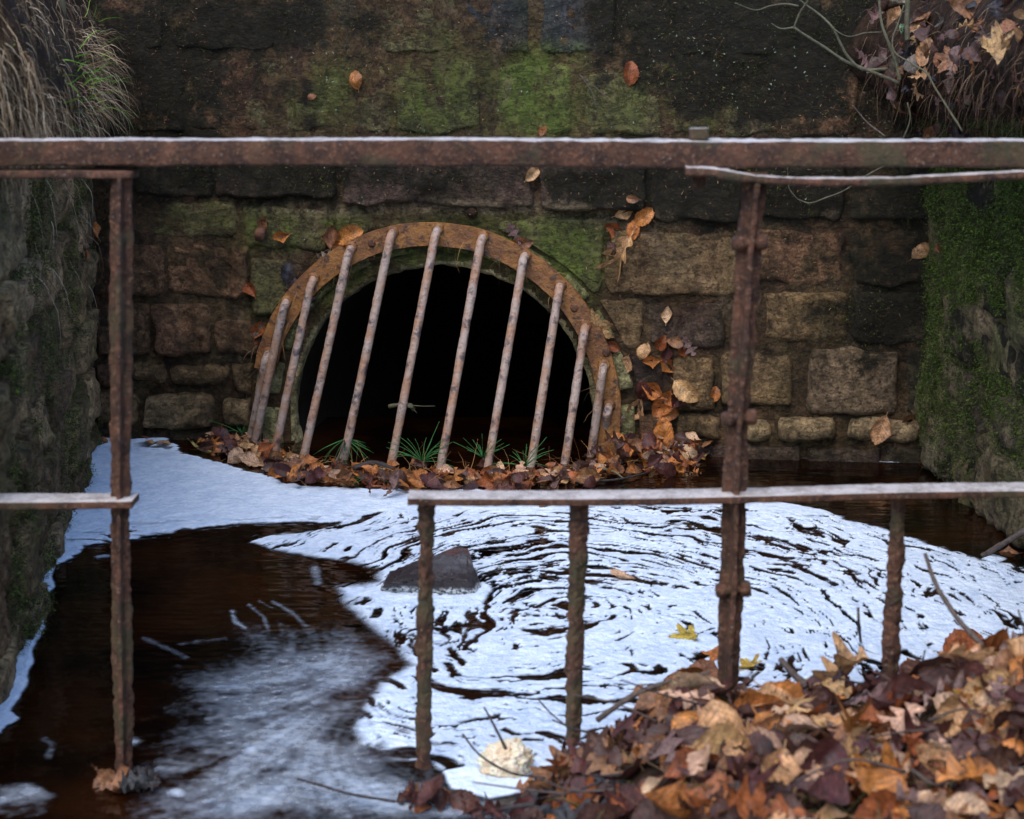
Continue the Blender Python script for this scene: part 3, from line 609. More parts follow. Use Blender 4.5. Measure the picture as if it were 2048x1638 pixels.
def build_foam():
    xs = np.arange(-1.62, 1.5, .0040); y0 = W(1024, 1650)[1]; yy = [y0]
    while yy[-1] < 5.35: yy.append(yy[-1] + .0046*(yy[-1]/3)**1.3)
    X, Y = np.meshgrid(xs, np.array(yy), indexing='ij'); P = np.stack((X, Y, X*0), -1); px = topx(P)
    # swirl coordinates around the eddy
    C = W(1120, 1240)[:2]; wx, wy = .16*fbm(P*2.2, 3, 5), .16*fbm(P*2.2+9, 3, 6)
    dx, dy = X-C[0]+wx*.5, (Y-C[1])+wy*.5; rr = np.hypot(dx, dy*.8); ph = np.arctan2(dy, dx+1e-6); ph = np.mod(ph+math.pi*.95, 2*math.pi)
    q = np.stack((rr*17, ph*np.maximum(rr, .15)*5.2+rr*1.5, X*0), -1); q = q + 1.5*np.stack((fbm(P*6, 3, 12), fbm(P*6+5, 3, 13), X*0), -1)
    gap = fbm(q*np.array((1.9, 1.7, 1)), 4, 21, .55); gap2 = fbm(q*np.array((4.2, 3.3, 1)) + 1.2*fbm(P*11, 2, 24)[..., None], 3, 25, .5); fine = fbm(P*np.array((40, 60, 1)), 3, 31); mid = fbm(P*np.array((9, 14, 1)), 4, 33)
    D = np.zeros_like(X)
    # 1 solid sheet in front of the left half of the grate
    s1 = sdf(px, [(150, 880), (330, 872), (372, 905), (470, 935), (575, 968), (720, 978), (850, 985), (1050, 985), (1300, 996), (1300, 1012), (980, 1030), (750, 1030), (640, 1046), (560, 1048), (430, 1056), (330, 1066), (250, 1078), (170, 1096), (96, 1150), (60, 1150), (60, 1000)])
    m1 = sst(-3, 8, s1 + 16*mid + 7*fine); lace = fbm(P*np.array((14, 34, 1)) + 3*fbm(P*3, 2, 9)[..., None], 3, 41)
    m1 *= 1 - .95*sst(.10, .2, lace)*sst(80, 10, s1)*sst(1010, 1070, px[..., 1])
    m1 *= 1 - .9*sst(-.05, .12, lace)*sst(925, 885, px[..., 1])*sst(250, 300, px[..., 0])
    # 2 the eddy that fills the right and middle of the pool
    s2 = sdf(px, [(740, 1000), (900, 985), (1250, 985), (1460, 1000), (1640, 1024), (1800, 1068), (1960, 1120), (2120, 1150), (2120, 1420), (1600, 1400), (1300, 1400), (1200, 1500), (1090, 1600), (960, 1555), (880, 1545), (785, 1520), (720, 1490), (703, 1458), (735, 1400), (765, 1362), (815, 1330), (800, 1305), (765, 1278), (722, 1240), (690, 1215), (668, 1172), (715, 1168), (755, 1165), (750, 1140), (700, 1128), (620, 1112), (545, 1100), (494, 1086), (510, 1072), (600, 1066), (680, 1052)])
    soft = 1 + 2.6*sst(1050, 720, px[..., 0])*sst(1080, 1180, px[..., 1])
    m2 = sst(-5, 9, (s2 + 10*mid + 5*fine)/soft)
    # the photographed gaps: many in a belt round the rock, few to the south-east
    th = .20 - .25*np.exp(-(((px[..., 0]-980)/260)**2 + ((px[..., 1]-1150)/90)**2)) - .15*np.exp(-(((px[..., 0]-930)/90)**2 + ((px[..., 1]-1290)/90)**2)) \
        - .10*np.exp(-(((px[..., 0]-1500)/330)**2 + ((px[..., 1]-1085)/50)**2)) + .17*np.exp(-(((px[..., 0]-1680)/380)**2 + ((px[..., 1]-1260)/85)**2)) + .08*np.exp(-(((px[..., 0]-1080)/160)**2 + ((px[..., 1]-1370)/70)**2)) - .04*np.exp(-(((px[..., 0]-880)/130)**2 + ((px[..., 1]-1470)/80)**2))
    g = sst(th-.02, th+.13*soft**.7, gap + .12*mid + .12*fine)
    g2 = sst(.24, .31, gap2 + .9*(.17-th) + .10*fine)*sst(1.2, .8, soft*0+1)
    g2 = sst(.24, .42, gap2 + .5*(.20-th) + .12*fine + .12*mid)*sst(690, 800, px[..., 0])
    m2 = m2*(1 - .98*np.maximum(g, g2))*(.80 + .20*sst(-.3, .25, gap2 + .6*fbm(P*np.array((6, 9, 1)), 3, 26)))
    # solid collar of foam at the rock
    m2 = np.maximum(m2, sst(26, 12, sdline(px, [(760, 1196), (850, 1206), (945, 1204), (965, 1180)]) + 8*mid))
    # 3 long-exposure wisps near the outlet
    s3 = sdf(px, [(250, 1540), (330, 1480), (400, 1400), (370, 1350), (480, 1310), (470, 1255), (600, 1240), (700, 1250), (800, 1300), (790, 1340), (740, 1400), (715, 1470), (790, 1530), (880, 1560), (1000, 1590), (1090, 1660), (200, 1660), (290, 1580)])
    ctrl = [((480, 1225), (25, 30)), ((540, 1235), (35, 40)), ((600, 1235), (50, 35)), ((680, 1300), (15, 60)), ((780, 1280), (45, 45)), ((700, 1370), (-60, 25)), ((560, 1360), (-70, 12)), ((420, 1400), (-70, -6)), ((340, 1490), (-60, 12)), ((560, 1470), (-70, 34)), ((690, 1450), (-40, 50)), ((800, 1530), (60, 40)), ((650, 1560), (30, 45)), ((480, 1570), (-60, 40)), ((900, 1610), (70, 8)), ((300, 1600), (-70, 10)), ((100, 1600), (-60, 14)), ((720, 1480), (10, 50))]
    cp = np.array([W(*c)[:2] for c, _ in ctrl]); cd = np.array([W(c[0]+d[0], c[1]+d[1])[:2]-W(*c)[:2] for c, d in ctrl]); cd = unit(cd)
    sel = np.argwhere((s3 > -130)); sp = np.stack((X[sel[:, 0], sel[:, 1]], Y[sel[:, 0], sel[:, 1]]), -1)
    def field(p):
        v = 0
        for c, d in zip(cp, cd): v = v + d[None]/(((p-c)**2).sum(-1)[:, None] + .004)**1.5
        return unit(v + .0)
    acc, wt = np.zeros(len(sp)), 0
    for sg in (1, -1):
        q_ = sp.copy()
        for k_ in range(16):
            q3 = np.concatenate((q_, q_[:, :1]*0), 1); w_ = 1 - k_/18
            acc += w_*(vn(q3*95, 401) + 1.1*vn(q3*38, 402) + .8*vn(q3*15, 403)); wt += w_; q_ = q_ + sg*field(q_)*.011
    acc /= acc.std()
    lic = np.zeros_like(X); lic[sel[:, 0], sel[:, 1]] = acc
    wv = np.stack((X*5 + Y*3 + .8*fbm(P*2.5, 2, 51), Y*22 - X*5 + 2.4*fbm(P*2, 3, 52), X*0), -1)
    st = fbm(wv, 5, 53, .62); big = fbm(P*np.array((3, 5, 1)), 3, 55)
    core = np.exp(-(((px[..., 0]-600)/210)**2 + ((px[..., 1]-1470)/95)**2))
    core = np.exp(-(((px[..., 0]-620)/270)**2 + ((px[..., 1]-1500)/150)**2)) + .5*np.exp(-(((px[..., 0]-760)/330)**2 + ((px[..., 1]-1610)/45)**2)); flk = fbm(P*np.array((30, 55, 1)), 4, 57)
    m3 = sst(-90, 120, s3 + 60*mid)*np.clip(.2 + .28*core + .06*lic + .2*big + .13*flk - .05, 0, .55)
    for cx, cy, r in ((500, 1500, 14), (352, 1588, 18), (265, 1485, 12), (420, 1440, 10)): m3 = np.maximum(m3, (.55+.15*lic)*np.exp(-(((px[..., 0]-cx)/(r*1.4))**2 + ((px[..., 1]-cy)/(r*.6))**2)))
    # 4 line of scum along the side wall
    l4 = sdline(px, [(118, 1060), (98, 1110), (92, 1160), (84, 1200), (66, 1255), (52, 1300), (44, 1350), (16, 1405), (4, 1440)])
    m4 = sst(15, 4, l4 - 6 + 10*fbm(P*16, 2, 61)); m4 = np.maximum(m4, sst(0, 8, sdf(px, [(-30, 1405), (12, 1415), (44, 1440), (20, 1452), (-10, 1480), (-40, 1490)]) + 5*fine))
    m4 = np.maximum(m4, .4*sst(0, 30, sdf(px, [(-40, 1555), (60, 1560), (130, 1590), (100, 1640), (-40, 1650)]) + 20*mid)*np.clip(.5+st, 0, 1))
    # 5 scraps and drawn-out flecks drifting on the dark water
    m5 = np.zeros_like(X)
    for pts, wd, k in (([(464, 1224), (470, 1245), (490, 1258)], 6, .6), ([(498, 1212), (528, 1236), (536, 1262)], 6, .45), ([(548, 1206), (585, 1228), (612, 1254)], 7, .45), ([(518, 1204), (545, 1218)], 4, .3), ([(630, 1138), (636, 1166)], 12, .5), ([(288, 1279), (330, 1296), (370, 1316)], 9, .35), ([(360, 1290), (450, 1279)], 7, .25), ([(90, 1480), (105, 1492), (95, 1516)], 10, .35), ([(196, 1116), (216, 1114)], 7, .8), ([(655, 1270), (672, 1310), (680, 1340)], 7, .3), ([(560, 1250), (570, 1300)], 7, .25)):
        m5 = np.maximum(m5, .62*k*sst(wd*1.5, 0, sdline(px, pts) + 3*fine))
    m6 = sst(0, 6, sdf(px, [(1955, 1120), (1985, 1110), (2020, 1118), (1995, 1132)]) + 3*fine)
    m7 = .9*sst(3.5, 1.2, sdline(px, [(1440, 898), (1600, 916), (1700, 922), (1815, 926)]))*sst(-.1, .3, mid)
    m8 = sst(-4, 6, sdf(px, [(885, 1545), (960, 1530), (1060, 1540), (1070, 1580), (980, 1600), (900, 1580)]) + 8*mid)
    m9 = sst(-2, 4, sdf(px, [(1490, 1003), (1560, 1006), (1640, 1020), (1676, 1032), (1600, 1034), (1500, 1022)]) + 3*fine)
    D = np.clip(np.maximum.reduce([m1, m2, m3, m4, m5, m6, m7, m8, m9*.9]), 0, 1)
    # nothing behind the wall faces
    back = (P - BW.o) @ BW.n > .0; lf = (P - LW.o) @ LW.n > -.02; rt = (P-RW.o) @ RW.n > -.02
    D = D*back*lf*rt
    Z = .0022 + D**2*(.004 + .0012*fbm(P*30, 3, 71) + .0007*fbm(P*95, 2, 72))
    idx = np.arange(X.size).reshape(X.shape); f = grid_faces(*X.shape); dm = D.ravel()[f].max(1); f = f[dm > .012]
    used = np.unique(f); mp = np.zeros(X.size, np.int64); mp[used] = np.arange(len(used))
    V = np.stack((X, Y, Z), -1).reshape(-1, 3)[used]
    o = obj('foam', mesh('foam', V, mp[f], attr={'foam': D.ravel()[used]}), MFOAM)
    tag(o, 'white and blue-grey foam swirling over the dark peaty pool', kind='stuff')
build_foam()

# ------------------------------------------------------------------ moss, specks, lichen: too fine to count
def blades(P, N, L, Wd, spread, droop, cols, jitter, name, label, seed, segs=1, lean=None):
    """one thin bent blade at each P"""
    r = np.random.default_rng(seed); n = len(P); d = unit(N + spread*r.normal(size=(n, 3)) + (0 if lean is None else lean))
    sd = unit(np.cross(d, r.normal(size=(n, 3)))); L = np.broadcast_to(L, n)[:, None]*r.uniform(.6, 1.4, (n, 1)); Wd = np.broadcast_to(Wd, n)[:, None]
    rows = []; g = np.array((0, 0, -1.)); cur = P.copy(); dd = d
    for k in range(segs+1):
        t = k/segs; wk = Wd*(1-.85*t) if segs > 1 else Wd*(1-t*.7)
        rows.append(np.stack((cur - sd*wk/2, cur + sd*wk/2), 1)); dd = unit(dd + g*droop*r.uniform(.4, 1.6, (n, 1)) + .18*(segs > 1)*r.normal(size=(n, 3))); cur = cur + dd*L/segs
    V = np.stack(rows, 1).reshape(n, -1, 3); k = V.shape[1]; base = (np.arange(n)*k)[:, None, None]
    q = np.array([(2*i, 2*i+1, 2*i+3, 2*i+2) for i in range(segs)]); f = (base + q[None]).reshape(-1, 4)
    c = np.asarray(cols, float)[r.integers(0, len(cols), n)]*r.uniform(1-jitter, 1+jitter, (n, 1)); tint = np.repeat(c, k, 0)
    o = obj(name, mesh(name, V.reshape(-1, 3), f, False, attr={'tint': tint}), MTINT); return tag(o, label, kind='stuff')
dg = bpy.context.evaluated_depsgraph_get()
def bvh(objs):
    V, Fc, o = [], [], 0
    for ob in objs:
        mt = Matrix.Translation(WL(ob)); me = ob.data
        V += [mt @ v.co for v in me.vertices]; Fc += [[i+o for i in p.vertices] for p in me.polygons]; o = len(V)
    return BVHTree.FromPolygons(V, Fc)
kids = lambda o: [c for c in o.children if c.type == 'MESH']
T_back = bvh(kids(back_wall)); T_left = bvh(kids(left_wall)+[left_bank]); T_right = bvh(kids(right_wall)+[right_bank]); T_bankr = bvh([right_bank]); T_bankl = bvh([left_bank])
def hit(x, y, *trees):
    best = None
    for t in trees:
        l, n, i, d = t.ray_cast(Vector(EYE), Vector(ray(x, y)))
        if l is not None and (best is None or d < best[2]):
            if n.dot(Vector(ray(x, y))) > 0: n = -n
            best = (np.array(l), np.array(n), d)
    return best
def scatter(n, box, dens, trees, seed, nz=0.):
    """N tries in a pixel box, kept with probability DENS(x, y, point)"""
    r = random.Random(seed); P, Nn = [], []
    for _ in range(n):
        x, y = r.uniform(box[0], box[2]), r.uniform(box[1], box[3]); h = hit(x, y, *trees)
        if h is None or h[0][2] < .01: continue
        P.append((*h[0], *h[1], x, y))
    P = np.array(P); k = np.random.default_rng(seed).uniform(size=len(P)) < dens(P[:, 6], P[:, 7], P[:, :3]); P = P[k]
    return P[:, :3], P[:, 3:6]
rj = lambda n, s: np.random.default_rng(n).normal(size=(n, 3))*s
E = lambda x, y, cx, cy, rx, ry: np.exp(-(((x-cx)/rx)**2 + ((y-cy)/ry)**2))
def moss_dens(x, y, p):
    clump = sst(-.05, .25, fbm(p*7, 4, 91) + .4*fbm(p*25, 2, 92))
    d = np.maximum.reduce([.75*E(x, y, 330, 130, 200, 170), .4*E(x, y, 640, 40, 200, 70), .95*E(x, y, 1560, 100, 300, 160), .5*E(x, y, 1340, 20, 140, 60), .75*E(x, y, 560, 350, 330, 40), .9*E(x, y, 1500, 390, 300, 60), .8*E(x, y, 1760, 620, 130, 110), .35*E(x, y, 1620, 690, 90, 50), .35*E(x, y, 960, 110, 300, 20), .3*E(x, y, 980, 200, 22, 90), .3*E(x, y, 1155, 210, 22, 80), .3*E(x, y, 780, 260, 120, 25)])
    return d*clump
P_, N_ = scatter(46000, (100, -60, 1875, 720), moss_dens, (T_back,), 5)
blades(np.repeat(P_, 4, 0) + rj(len(P_)*4, .006), np.repeat(N_, 4, 0), .006, .0024, .9, 0., [(.026, .024, .006), (.045, .048, .010), (.016, .013, .006), (.06, .038, .014), (.085, .095, .016)], .4, 'moss', 'dark cushions of moss growing over the wall joints', 6)
P_, N_ = scatter(30000, (1840, 240, 2060, 1000), lambda x, y, p: sst(-.32, .05, fbm(p*6, 4, 93))*np.clip(1.4 - (y-560)/300, .1, 1), (T_right,), 8)
blades(np.repeat(P_, 8, 0) + rj(len(P_)*8, .008), np.repeat(N_, 8, 0), .006, .002, .9, 0., [(.042, .055, .011), (.07, .10, .014), (.02, .022, .007), (.10, .15, .018), (.03, .026, .01)], .4, 'moss', 'bright green moss cushions spread over the side wall', 9, lean=np.array((0, 0, -.5)))
P_, N_ = scatter(20000, (-10, 300, 200, 1400), lambda x, y, p: sst(.0, .28, fbm(p*6, 4, 94))*.7, (T_left,), 10)
blades(np.repeat(P_, 8, 0) + rj(len(P_)*8, .008), np.repeat(N_, 8, 0), .0065, .002, .9, 0., [(.08, .10, .022), (.05, .055, .016), (.16, .21, .03), (.035, .03, .015), (.08, .06, .03)], .4, 'moss', 'pale green moss tufts on the rough side wall', 11)
P_, N_ = scatter(9000, (120, -60, 1870, 720), lambda x, y, p: .75*sst(-.25, .2, fbm(p*4, 3, 95))*sst(720, 420, y), (T_back,), 12)
r_ = np.random.default_rng(3)
blades(P_ + N_*.004, unit(np.cross(N_, r_.normal(size=P_.shape))), .007, .0017, .25, 0., [(.22, .10, .04), (.16, .065, .025), (.32, .19, .09), (.10, .045, .02)], .4, 'needle_litter', 'fallen pine needles and brown specks caught on the wall', 13)
P_, N_ = scatter(700, (500, 60, 1780, 480), lambda x, y, p: .8*sst(.12, .3, fbm(p*6, 3, 96)), (T_back,), 14)
blades(np.repeat(P_, 3, 0) + np.repeat(N_, 3, 0)*.004, unit(np.cross(np.repeat(N_, 3, 0), r_.normal(size=(len(P_)*3, 3)))), .004, .0042, .3, 0., [(.18, .23, .15), (.13, .19, .11), (.22, .25, .18)], .25, 'lichen', 'pale grey-green lichen flakes dotted over the wall', 15)

# ------------------------------------------------------------------ dead leaves
def leaf_mesh(kind, seed, nl=14, na=3):
    r = random.Random(seed*31+hash(kind) % 7 if False else seed*31+{'beech': 1, 'oak': 2, 'maple': 3}[kind]); g = np.random.default_rng(seed+5)
    curl = r.choice((-1, 1))*r.uniform(.5, 2.4); cup = r.uniform(-.7, 1.2); tw = r.uniform(-.7, .7); ple = r.uniform(.022, .042); fold = r.choice((0, 0, .3, .7, 1.1))
    if kind == 'maple':
        curl *= .45; cup *= .5; n = 60; ph = np.linspace(-math.pi, math.pi, n, endpoint=False); lobes = [(0, 1.0, .30), (.95, .82, .30), (-.95, .82, .30), (1.95, .55, .3), (-1.95, .55, .3)]
        rr = np.full(n, .2)
        for c, l, wd in lobes: rr = np.maximum(rr, .2+l*.45*np.maximum(0, 1-np.abs((ph-c+math.pi) % (2*math.pi)-math.pi)/wd/1.7)**.8)
        rr *= 1 + .09*np.cos(ph*22+1) + .05*g.normal(size=n)*.6; rr = np.where(np.abs(ph) > 2.75, .16, rr)
        V, uv = [(0, .05, 0)], [(0, .05)]
        for k in (.34, .67, 1.):
            for i in range(n): V.append((math.sin(ph[i])*rr[i]*k, .05+math.cos(ph[i])*rr[i]*k, 0)); uv.append((V[-1][0]*2.4, V[-1][1]+.3))
        f = [[0, 1+(i+1) % n, 1+i] for i in range(n)] + [[1+k*n+i, 1+k*n+(i+1) % n, 1+(k+1)*n+(i+1) % n, 1+(k+1)*n+i] for k in range(2) for i in range(n)]
        V = np.array(V, float); V[:, 2] = .025*np.cos(np.arctan2(V[:, 0], V[:, 1]-.05)*6.5)*np.hypot(V[:, 0], V[:, 1]) ; V[:, 1] -= .1
        uv = np.array(uv)
    else:
        t = np.linspace(0, 1, nl+1); env = np.sin(np.pi*np.clip(t, .0, 1)**.82)**.75
        if kind == 'beech': hw = .30*env*(1+.06*np.cos(t*9*2*math.pi)); na_ = na
        else: hw = np.interp(t, (0, .12, .5, .72, .92, 1), (.03, .09, .22, .27, .14, .0))*(.72+.42*np.cos(2*math.pi*(t*4.3-.15)))
        hw = np.maximum(hw, .006); ac = np.linspace(-1, 1, 2*na+1)
        T, Aa = np.meshgrid(t, ac, indexing='ij'); HW = hw[:, None]
        asym = 1 + .10*np.sin(T*5+r.random()*6)*np.sign(Aa)
        HW = HW*(1 + .16*fbm(np.stack((T*7+seed*5, np.sign(Aa)*3+seed, T*0), -1), 3, seed)*(np.abs(Aa) > .5)); X = Aa*HW*asym; Y = T - .5 + (.10*np.abs(Aa)*HW*3 if kind == 'beech' else .14*np.abs(Aa)*HW)
        fr = (T*9 - np.abs(Aa)*1.6); tri = np.abs((fr % 1)-.5)*2-.5
        Z = ple*tri*np.minimum(np.abs(Aa)*2, 1)*(1 if kind == 'beech' else .5) - .03*np.exp(-(Aa*4)**2)*0
        V = np.stack((X, Y, Z), -1).reshape(-1, 3); uv = np.stack((Aa, T), -1).reshape(-1, 2); f = grid_faces(nl+1, 2*na+1).tolist()
    # curl along and across, twist and crumple
    x, y, z = V.T.copy(); z = z + cup*x*x*1.5 + (fold*np.abs(x) if kind != 'maple' else 0) + .06*fbm(V*4+seed*3.1, 2, seed)+.03*fbm(V*9+seed, 2, seed+2)
    a = y*curl; rad = 1/curl if abs(curl) > .15 else None
    if rad: y2 = np.sin(a)*(rad-z); z = rad-np.cos(a)*(rad-z); y = y2
    tt = y*tw; x, z = x*np.cos(tt)-z*np.sin(tt), x*np.sin(tt)+z*np.cos(tt)
    V = np.stack((x, y, z-np.mean(z)), -1)
    if kind != 'maple' or True:            # stalk
        b = V[np.argmin(np.abs(uv[:, 1])+np.abs(uv[:, 0]))] if kind != 'maple' else V[0]; o = len(V); s = np.array((0, -.13, .03))
        V = np.vstack((V, [b+(-.012, 0, 0), b+(.012, 0, 0), b+s+(.008, 0, 0), b+s+(-.008, 0, 0)])); uv = np.vstack((uv, [(0, 0)]*4)); f = f + [[o, o+1, o+2, o+3]]
    return V, f, uv
LEAF = {}
for kind, nv in (('beech', 9), ('oak', 7), ('maple', 3)):
    LEAF[kind] = [leaf_mesh(kind, i+1, 27 if kind == 'beech' else 44, 3) for i in range(nv)]
LMESH = {k: [mesh(k+'_leaf', V, f, True, uv) for V, f, uv in v] for k, v in LEAF.items()}
for v in LMESH.values():
    for me in v: me.materials.append(MLEAF)
HUE = {'orange': (.48, .17, .04), 'tan': (.52, .28, .12), 'russet': (.32, .09, .026), 'dark': (.085, .035, .022), 'pale': (.56, .33, .19), 'yellow': (.55, .36, .055), 'maroon': (.085, .025, .019), 'purple': (.19, .105, .085), 'grey': (.19, .14, .10), 'brown': (.28, .12, .05), 'black': (.03, .026, .028), 'cream': (.62, .48, .15)}
WORD = {'orange': 'orange', 'tan': 'tan', 'russet': 'russet', 'dark': 'dark brown', 'pale': 'pale pinkish', 'yellow': 'yellow', 'maroon': 'maroon', 'purple': 'purplish', 'grey': 'grey', 'brown': 'mid brown', 'black': 'blackened', 'cream': 'cream'}
def leaf(kind, p, n, ang_dir, size, hue, label, group=None, var=None, lift=.0, tilt=0., roll=0.):
    n = Vector(n).normalized(); y = Vector(ang_dir); y = (y - n*y.dot(n)).normalized(); x = y.cross(n)
    R_ = Matrix((x, y, n)).transposed() @ Matrix.Rotation(tilt, 3, 'X') @ Matrix.Rotation(roll, 3, 'Y')
    L = LMESH[kind]; me = L[random.randrange(len(L)) if var is None else var % len(L)]
    o = bpy.data.objects.new(kind+'_leaf', me); COL.objects.link(o)
    o.matrix_world = Matrix.Translation(Vector(p) + n*lift) @ R_.to_4x4() @ Matrix.Scale(size, 4)
    h = HUE[hue]; k = random.uniform(.85, 1.15); o.color = (h[0]*k, h[1]*k*random.uniform(.93, 1.07), h[2]*k, 1)
    return tag(o, label, 'leaf', group)
def wall_leaf(x, y, px, ang, kind, hue, label, tilt=.25, lift=.012, var=None, trees=(T_back,), group=None):
    h = hit(x, y, *trees); p, n = h[0], h[1]
    if trees == (T_back,): n = BW.n*.8 + n*.2
    a = math.radians(ang); e = p + 0; s = px*depth(p)/F
    d = BW.u*math.cos(a) + np.array((0, 0, 1))*math.sin(a)
    return leaf(kind, p, n, d, s, hue, label, group, var, lift, tilt*random.choice((-1, 1)), random.uniform(-.2, .2))
WALLLEAVES = [
 (715, 160, 42, 105, 'beech', 'orange', 'orange beech leaf stuck alone on an olive stone above the railing'), (1261, 146, 46, 85, 'beech', 'russet', 'russet leaf hanging on the joint above the railing, by crossed pine needles'),
 (626, 193, 20, 200, 'beech', 'brown', 'tiny brown leaf on a long stalk above the railing'), (1087, 262, 22, 60, 'beech', 'orange', 'small orange leaf just peeping over the top rail'),
 (1064, 347, 34, 40, 'beech', 'tan', 'tan leaf just below the top rail on the dark bulging course'), (1266, 398, 26, 170, 'beech', 'brown', 'small oval leaf highest in the cluster beside the stub bolt'),
 (1250, 424, 46, 15, 'beech', 'tan', 'curled tan leaf second from the top beside the stub bolt'), (1288, 432, 46, 35, 'beech', 'orange', 'bright orange leaf at the outer tip of the cluster by the stub bolt'),
 (1230, 459, 50, 160, 'beech', 'russet', 'dark russet leaf directly over the stub bolt'), (1269, 459, 40, 80, 'beech', 'orange', 'red-orange leaf above the hanging oak leaf'),
 (1246, 502, 92, 248, 'oak', 'tan', 'long tan oak leaf hanging under the leaf cluster'), (565, 471, 42, 200, 'beech', 'orange', 'cupped orange leaf beside the stub bolt on the green block'),
 (503, 576, 40, 120, 'beech', 'russet', 'russet leaf flat on the brown stone left of the ring'), (529, 446, 34, 60, 'beech', 'brown', 'crumpled brown leaf resting on top of the stub bolt'),
 (664, 472, 54, 95, 'beech', 'brown', 'upright brown leaf standing against the ring shoulder'), (700, 470, 56, 20, 'beech', 'orange', 'curled orange leaf lying along the ring rim'), (684, 500, 50, 150, 'beech', 'orange', 'glossy orange leaf at the first bar head on the ring shoulder'),
 (655, 512, 48, 210, 'oak', 'grey', 'shrivelled grey leaf on the ring under the orange ones'), (576, 546, 40, 80, 'beech', 'black', 'blackened leaf above the low end of the ring'),
 (590, 570, 36, 260, 'beech', 'purple', 'purplish shred below the blackened leaf'), (518, 658, 40, 70, 'beech', 'russet', 'russet leaf standing above a grey shrivelled one by the bars'), (530, 676, 56, 30, 'maple', 'grey', 'grey shrivelled leaf wedged behind the outermost bars'),
 (524, 696, 36, 300, 'beech', 'russet', 'red leaf tucked under the grey shrivelled one'), (612, 590, 46, 300, 'oak', 'grey', 'grey-brown leaf scrap hanging on the ring'),
 (1840, 502, 46, 50, 'beech', 'tan', 'striped tan leaf alone on the dark stone near the mossy corner'), (1030, 466, 46, 120, 'oak', 'purple', 'purplish oak leaf lodged on the ring near its crown'), (1022, 496, 40, 230, 'beech', 'orange', 'orange leaf hanging over the ring edge near its crown'),
 (1048, 482, 40, 10, 'beech', 'brown', 'brown curled leaf behind the orange one near the ring crown'), (1194, 656, 74, 95, 'maple', 'tan', 'large crumpled tan leaf caught on the descending side of the ring'), (1190, 690, 54, 250, 'beech', 'brown', 'brown leaf folded under the large crumpled one'), (1228, 690, 32, 330, 'beech', 'russet', 'red-brown curl beside the large crumpled leaf'),
 (1251, 729, 42, 250, 'beech', 'tan', 'round tan leaf nearest the ring in the upper wall cluster'), (1288, 700, 40, 250, 'beech', 'tan', 'tan leaf above the round one in the upper wall cluster'), (1302, 721, 42, 190, 'beech', 'orange', 'folded orange leaf in the middle of the upper wall cluster'), (1334, 728, 48, 320, 'beech', 'orange', 'veined orange leaf lowest in the upper wall cluster'),
 (1335, 708, 40, 90, 'beech', 'maroon', 'maroon leaf behind the veined orange one'), (1322, 684, 34, 60, 'beech', 'russet', 'curled russet leaf at the top of the upper wall cluster'), (1350, 684, 34, 340, 'beech', 'brown', 'brown leaf between the curled one and the oak leaf'), (1376, 688, 46, 300, 'oak', 'purple', 'purple-brown oak leaf at the outer end of the upper wall cluster'), (1366, 700, 34, 290, 'beech', 'russet', 'red leaf under the purple-brown oak leaf'),
 (1334, 629, 34, 88, 'beech', 'pale', 'pale rolled leaf alone on the dark stone'), (1430, 787, 30, 80, 'beech', 'orange', 'small ribbed orange leaf in a vertical joint'), (1760, 858, 58, 250, 'beech', 'tan', 'wrinkled tan leaf on the low pale stone near the corner'), (1826, 840, 54, 30, 'beech', 'brown', 'ribbed brown leaf above the low pale stone at the corner'), (1859, 905, 74, 255, 'oak', 'orange', 'long orange leaf hanging in the wall corner'),
 (1272, 818, 58, 240, 'beech', 'tan', 'large tan leaf leading the lower wall cluster'), (1306, 780, 52, 150, 'beech', 'orange', 'orange leaf on top of the lower wall cluster'), (1326, 806, 64, 250, 'beech', 'orange', 'broad orange leaf in the middle of the lower wall cluster'), (1360, 796, 48, 60, 'beech', 'maroon', 'maroon leaf in the lower wall cluster'), (1372, 780, 58, 320, 'beech', 'tan', 'striped tan leaf at the outer tip of the lower wall cluster'), (1288, 782, 44, 100, 'beech', 'maroon', 'dark purple leaf at the upper edge of the lower wall cluster'), (1330, 822, 52, 350, 'beech', 'orange', 'orange leaf under the broad one in the lower cluster'), (1330, 866, 60, 100, 'beech', 'orange', 'upright orange leaf below the lower wall cluster'), (1362, 882, 62, 80, 'beech', 'orange', 'cupped orange leaf standing at the water line'), (1205, 868, 58, 70, 'beech', 'tan', 'upright tan leaf between the last two bars'), (1240, 842, 36, 100, 'oak', 'purple', 'small purplish leaf beside the last bar'),
]
for i, (x, y, px, ang, kd, hu, lb) in enumerate(WALLLEAVES):
    wall_leaf(x, y, px*1.12, ang, kd, hu, lb, tilt=random.uniform(.05, .3), lift=.02 if 560 < x < 720 or 1000 < x < 1230 else .014)
for x, y, px, ang, kd, hu, lb in ((1885, 498, 26, 250, 'beech', 'russet', 'small red leaf stuck in bright green moss'), (186, 462, 36, 100, 'beech', 'orange', 'orange leaf hanging at the edge of the rough side wall'), (166, 512, 26, 230, 'beech', 'orange', 'small orange leaf lower down the rough side wall')):
    wall_leaf(x, y, px, ang, kd, hu, lb, trees=(T_left, T_right))
def water_leaf(x, y, px, kind, hue, label, group=None, z=.012, tilt=.12):
    p = W(x, y, z); a = random.uniform(0, 6.28); t = random.uniform(-tilt, tilt)
    return leaf(kind, p, (random.uniform(-tilt, tilt), random.uniform(-tilt, tilt)-.1, 1), (math.cos(a), math.sin(a), 0), px*depth(p)/F, hue, label, group, None, 0, t)
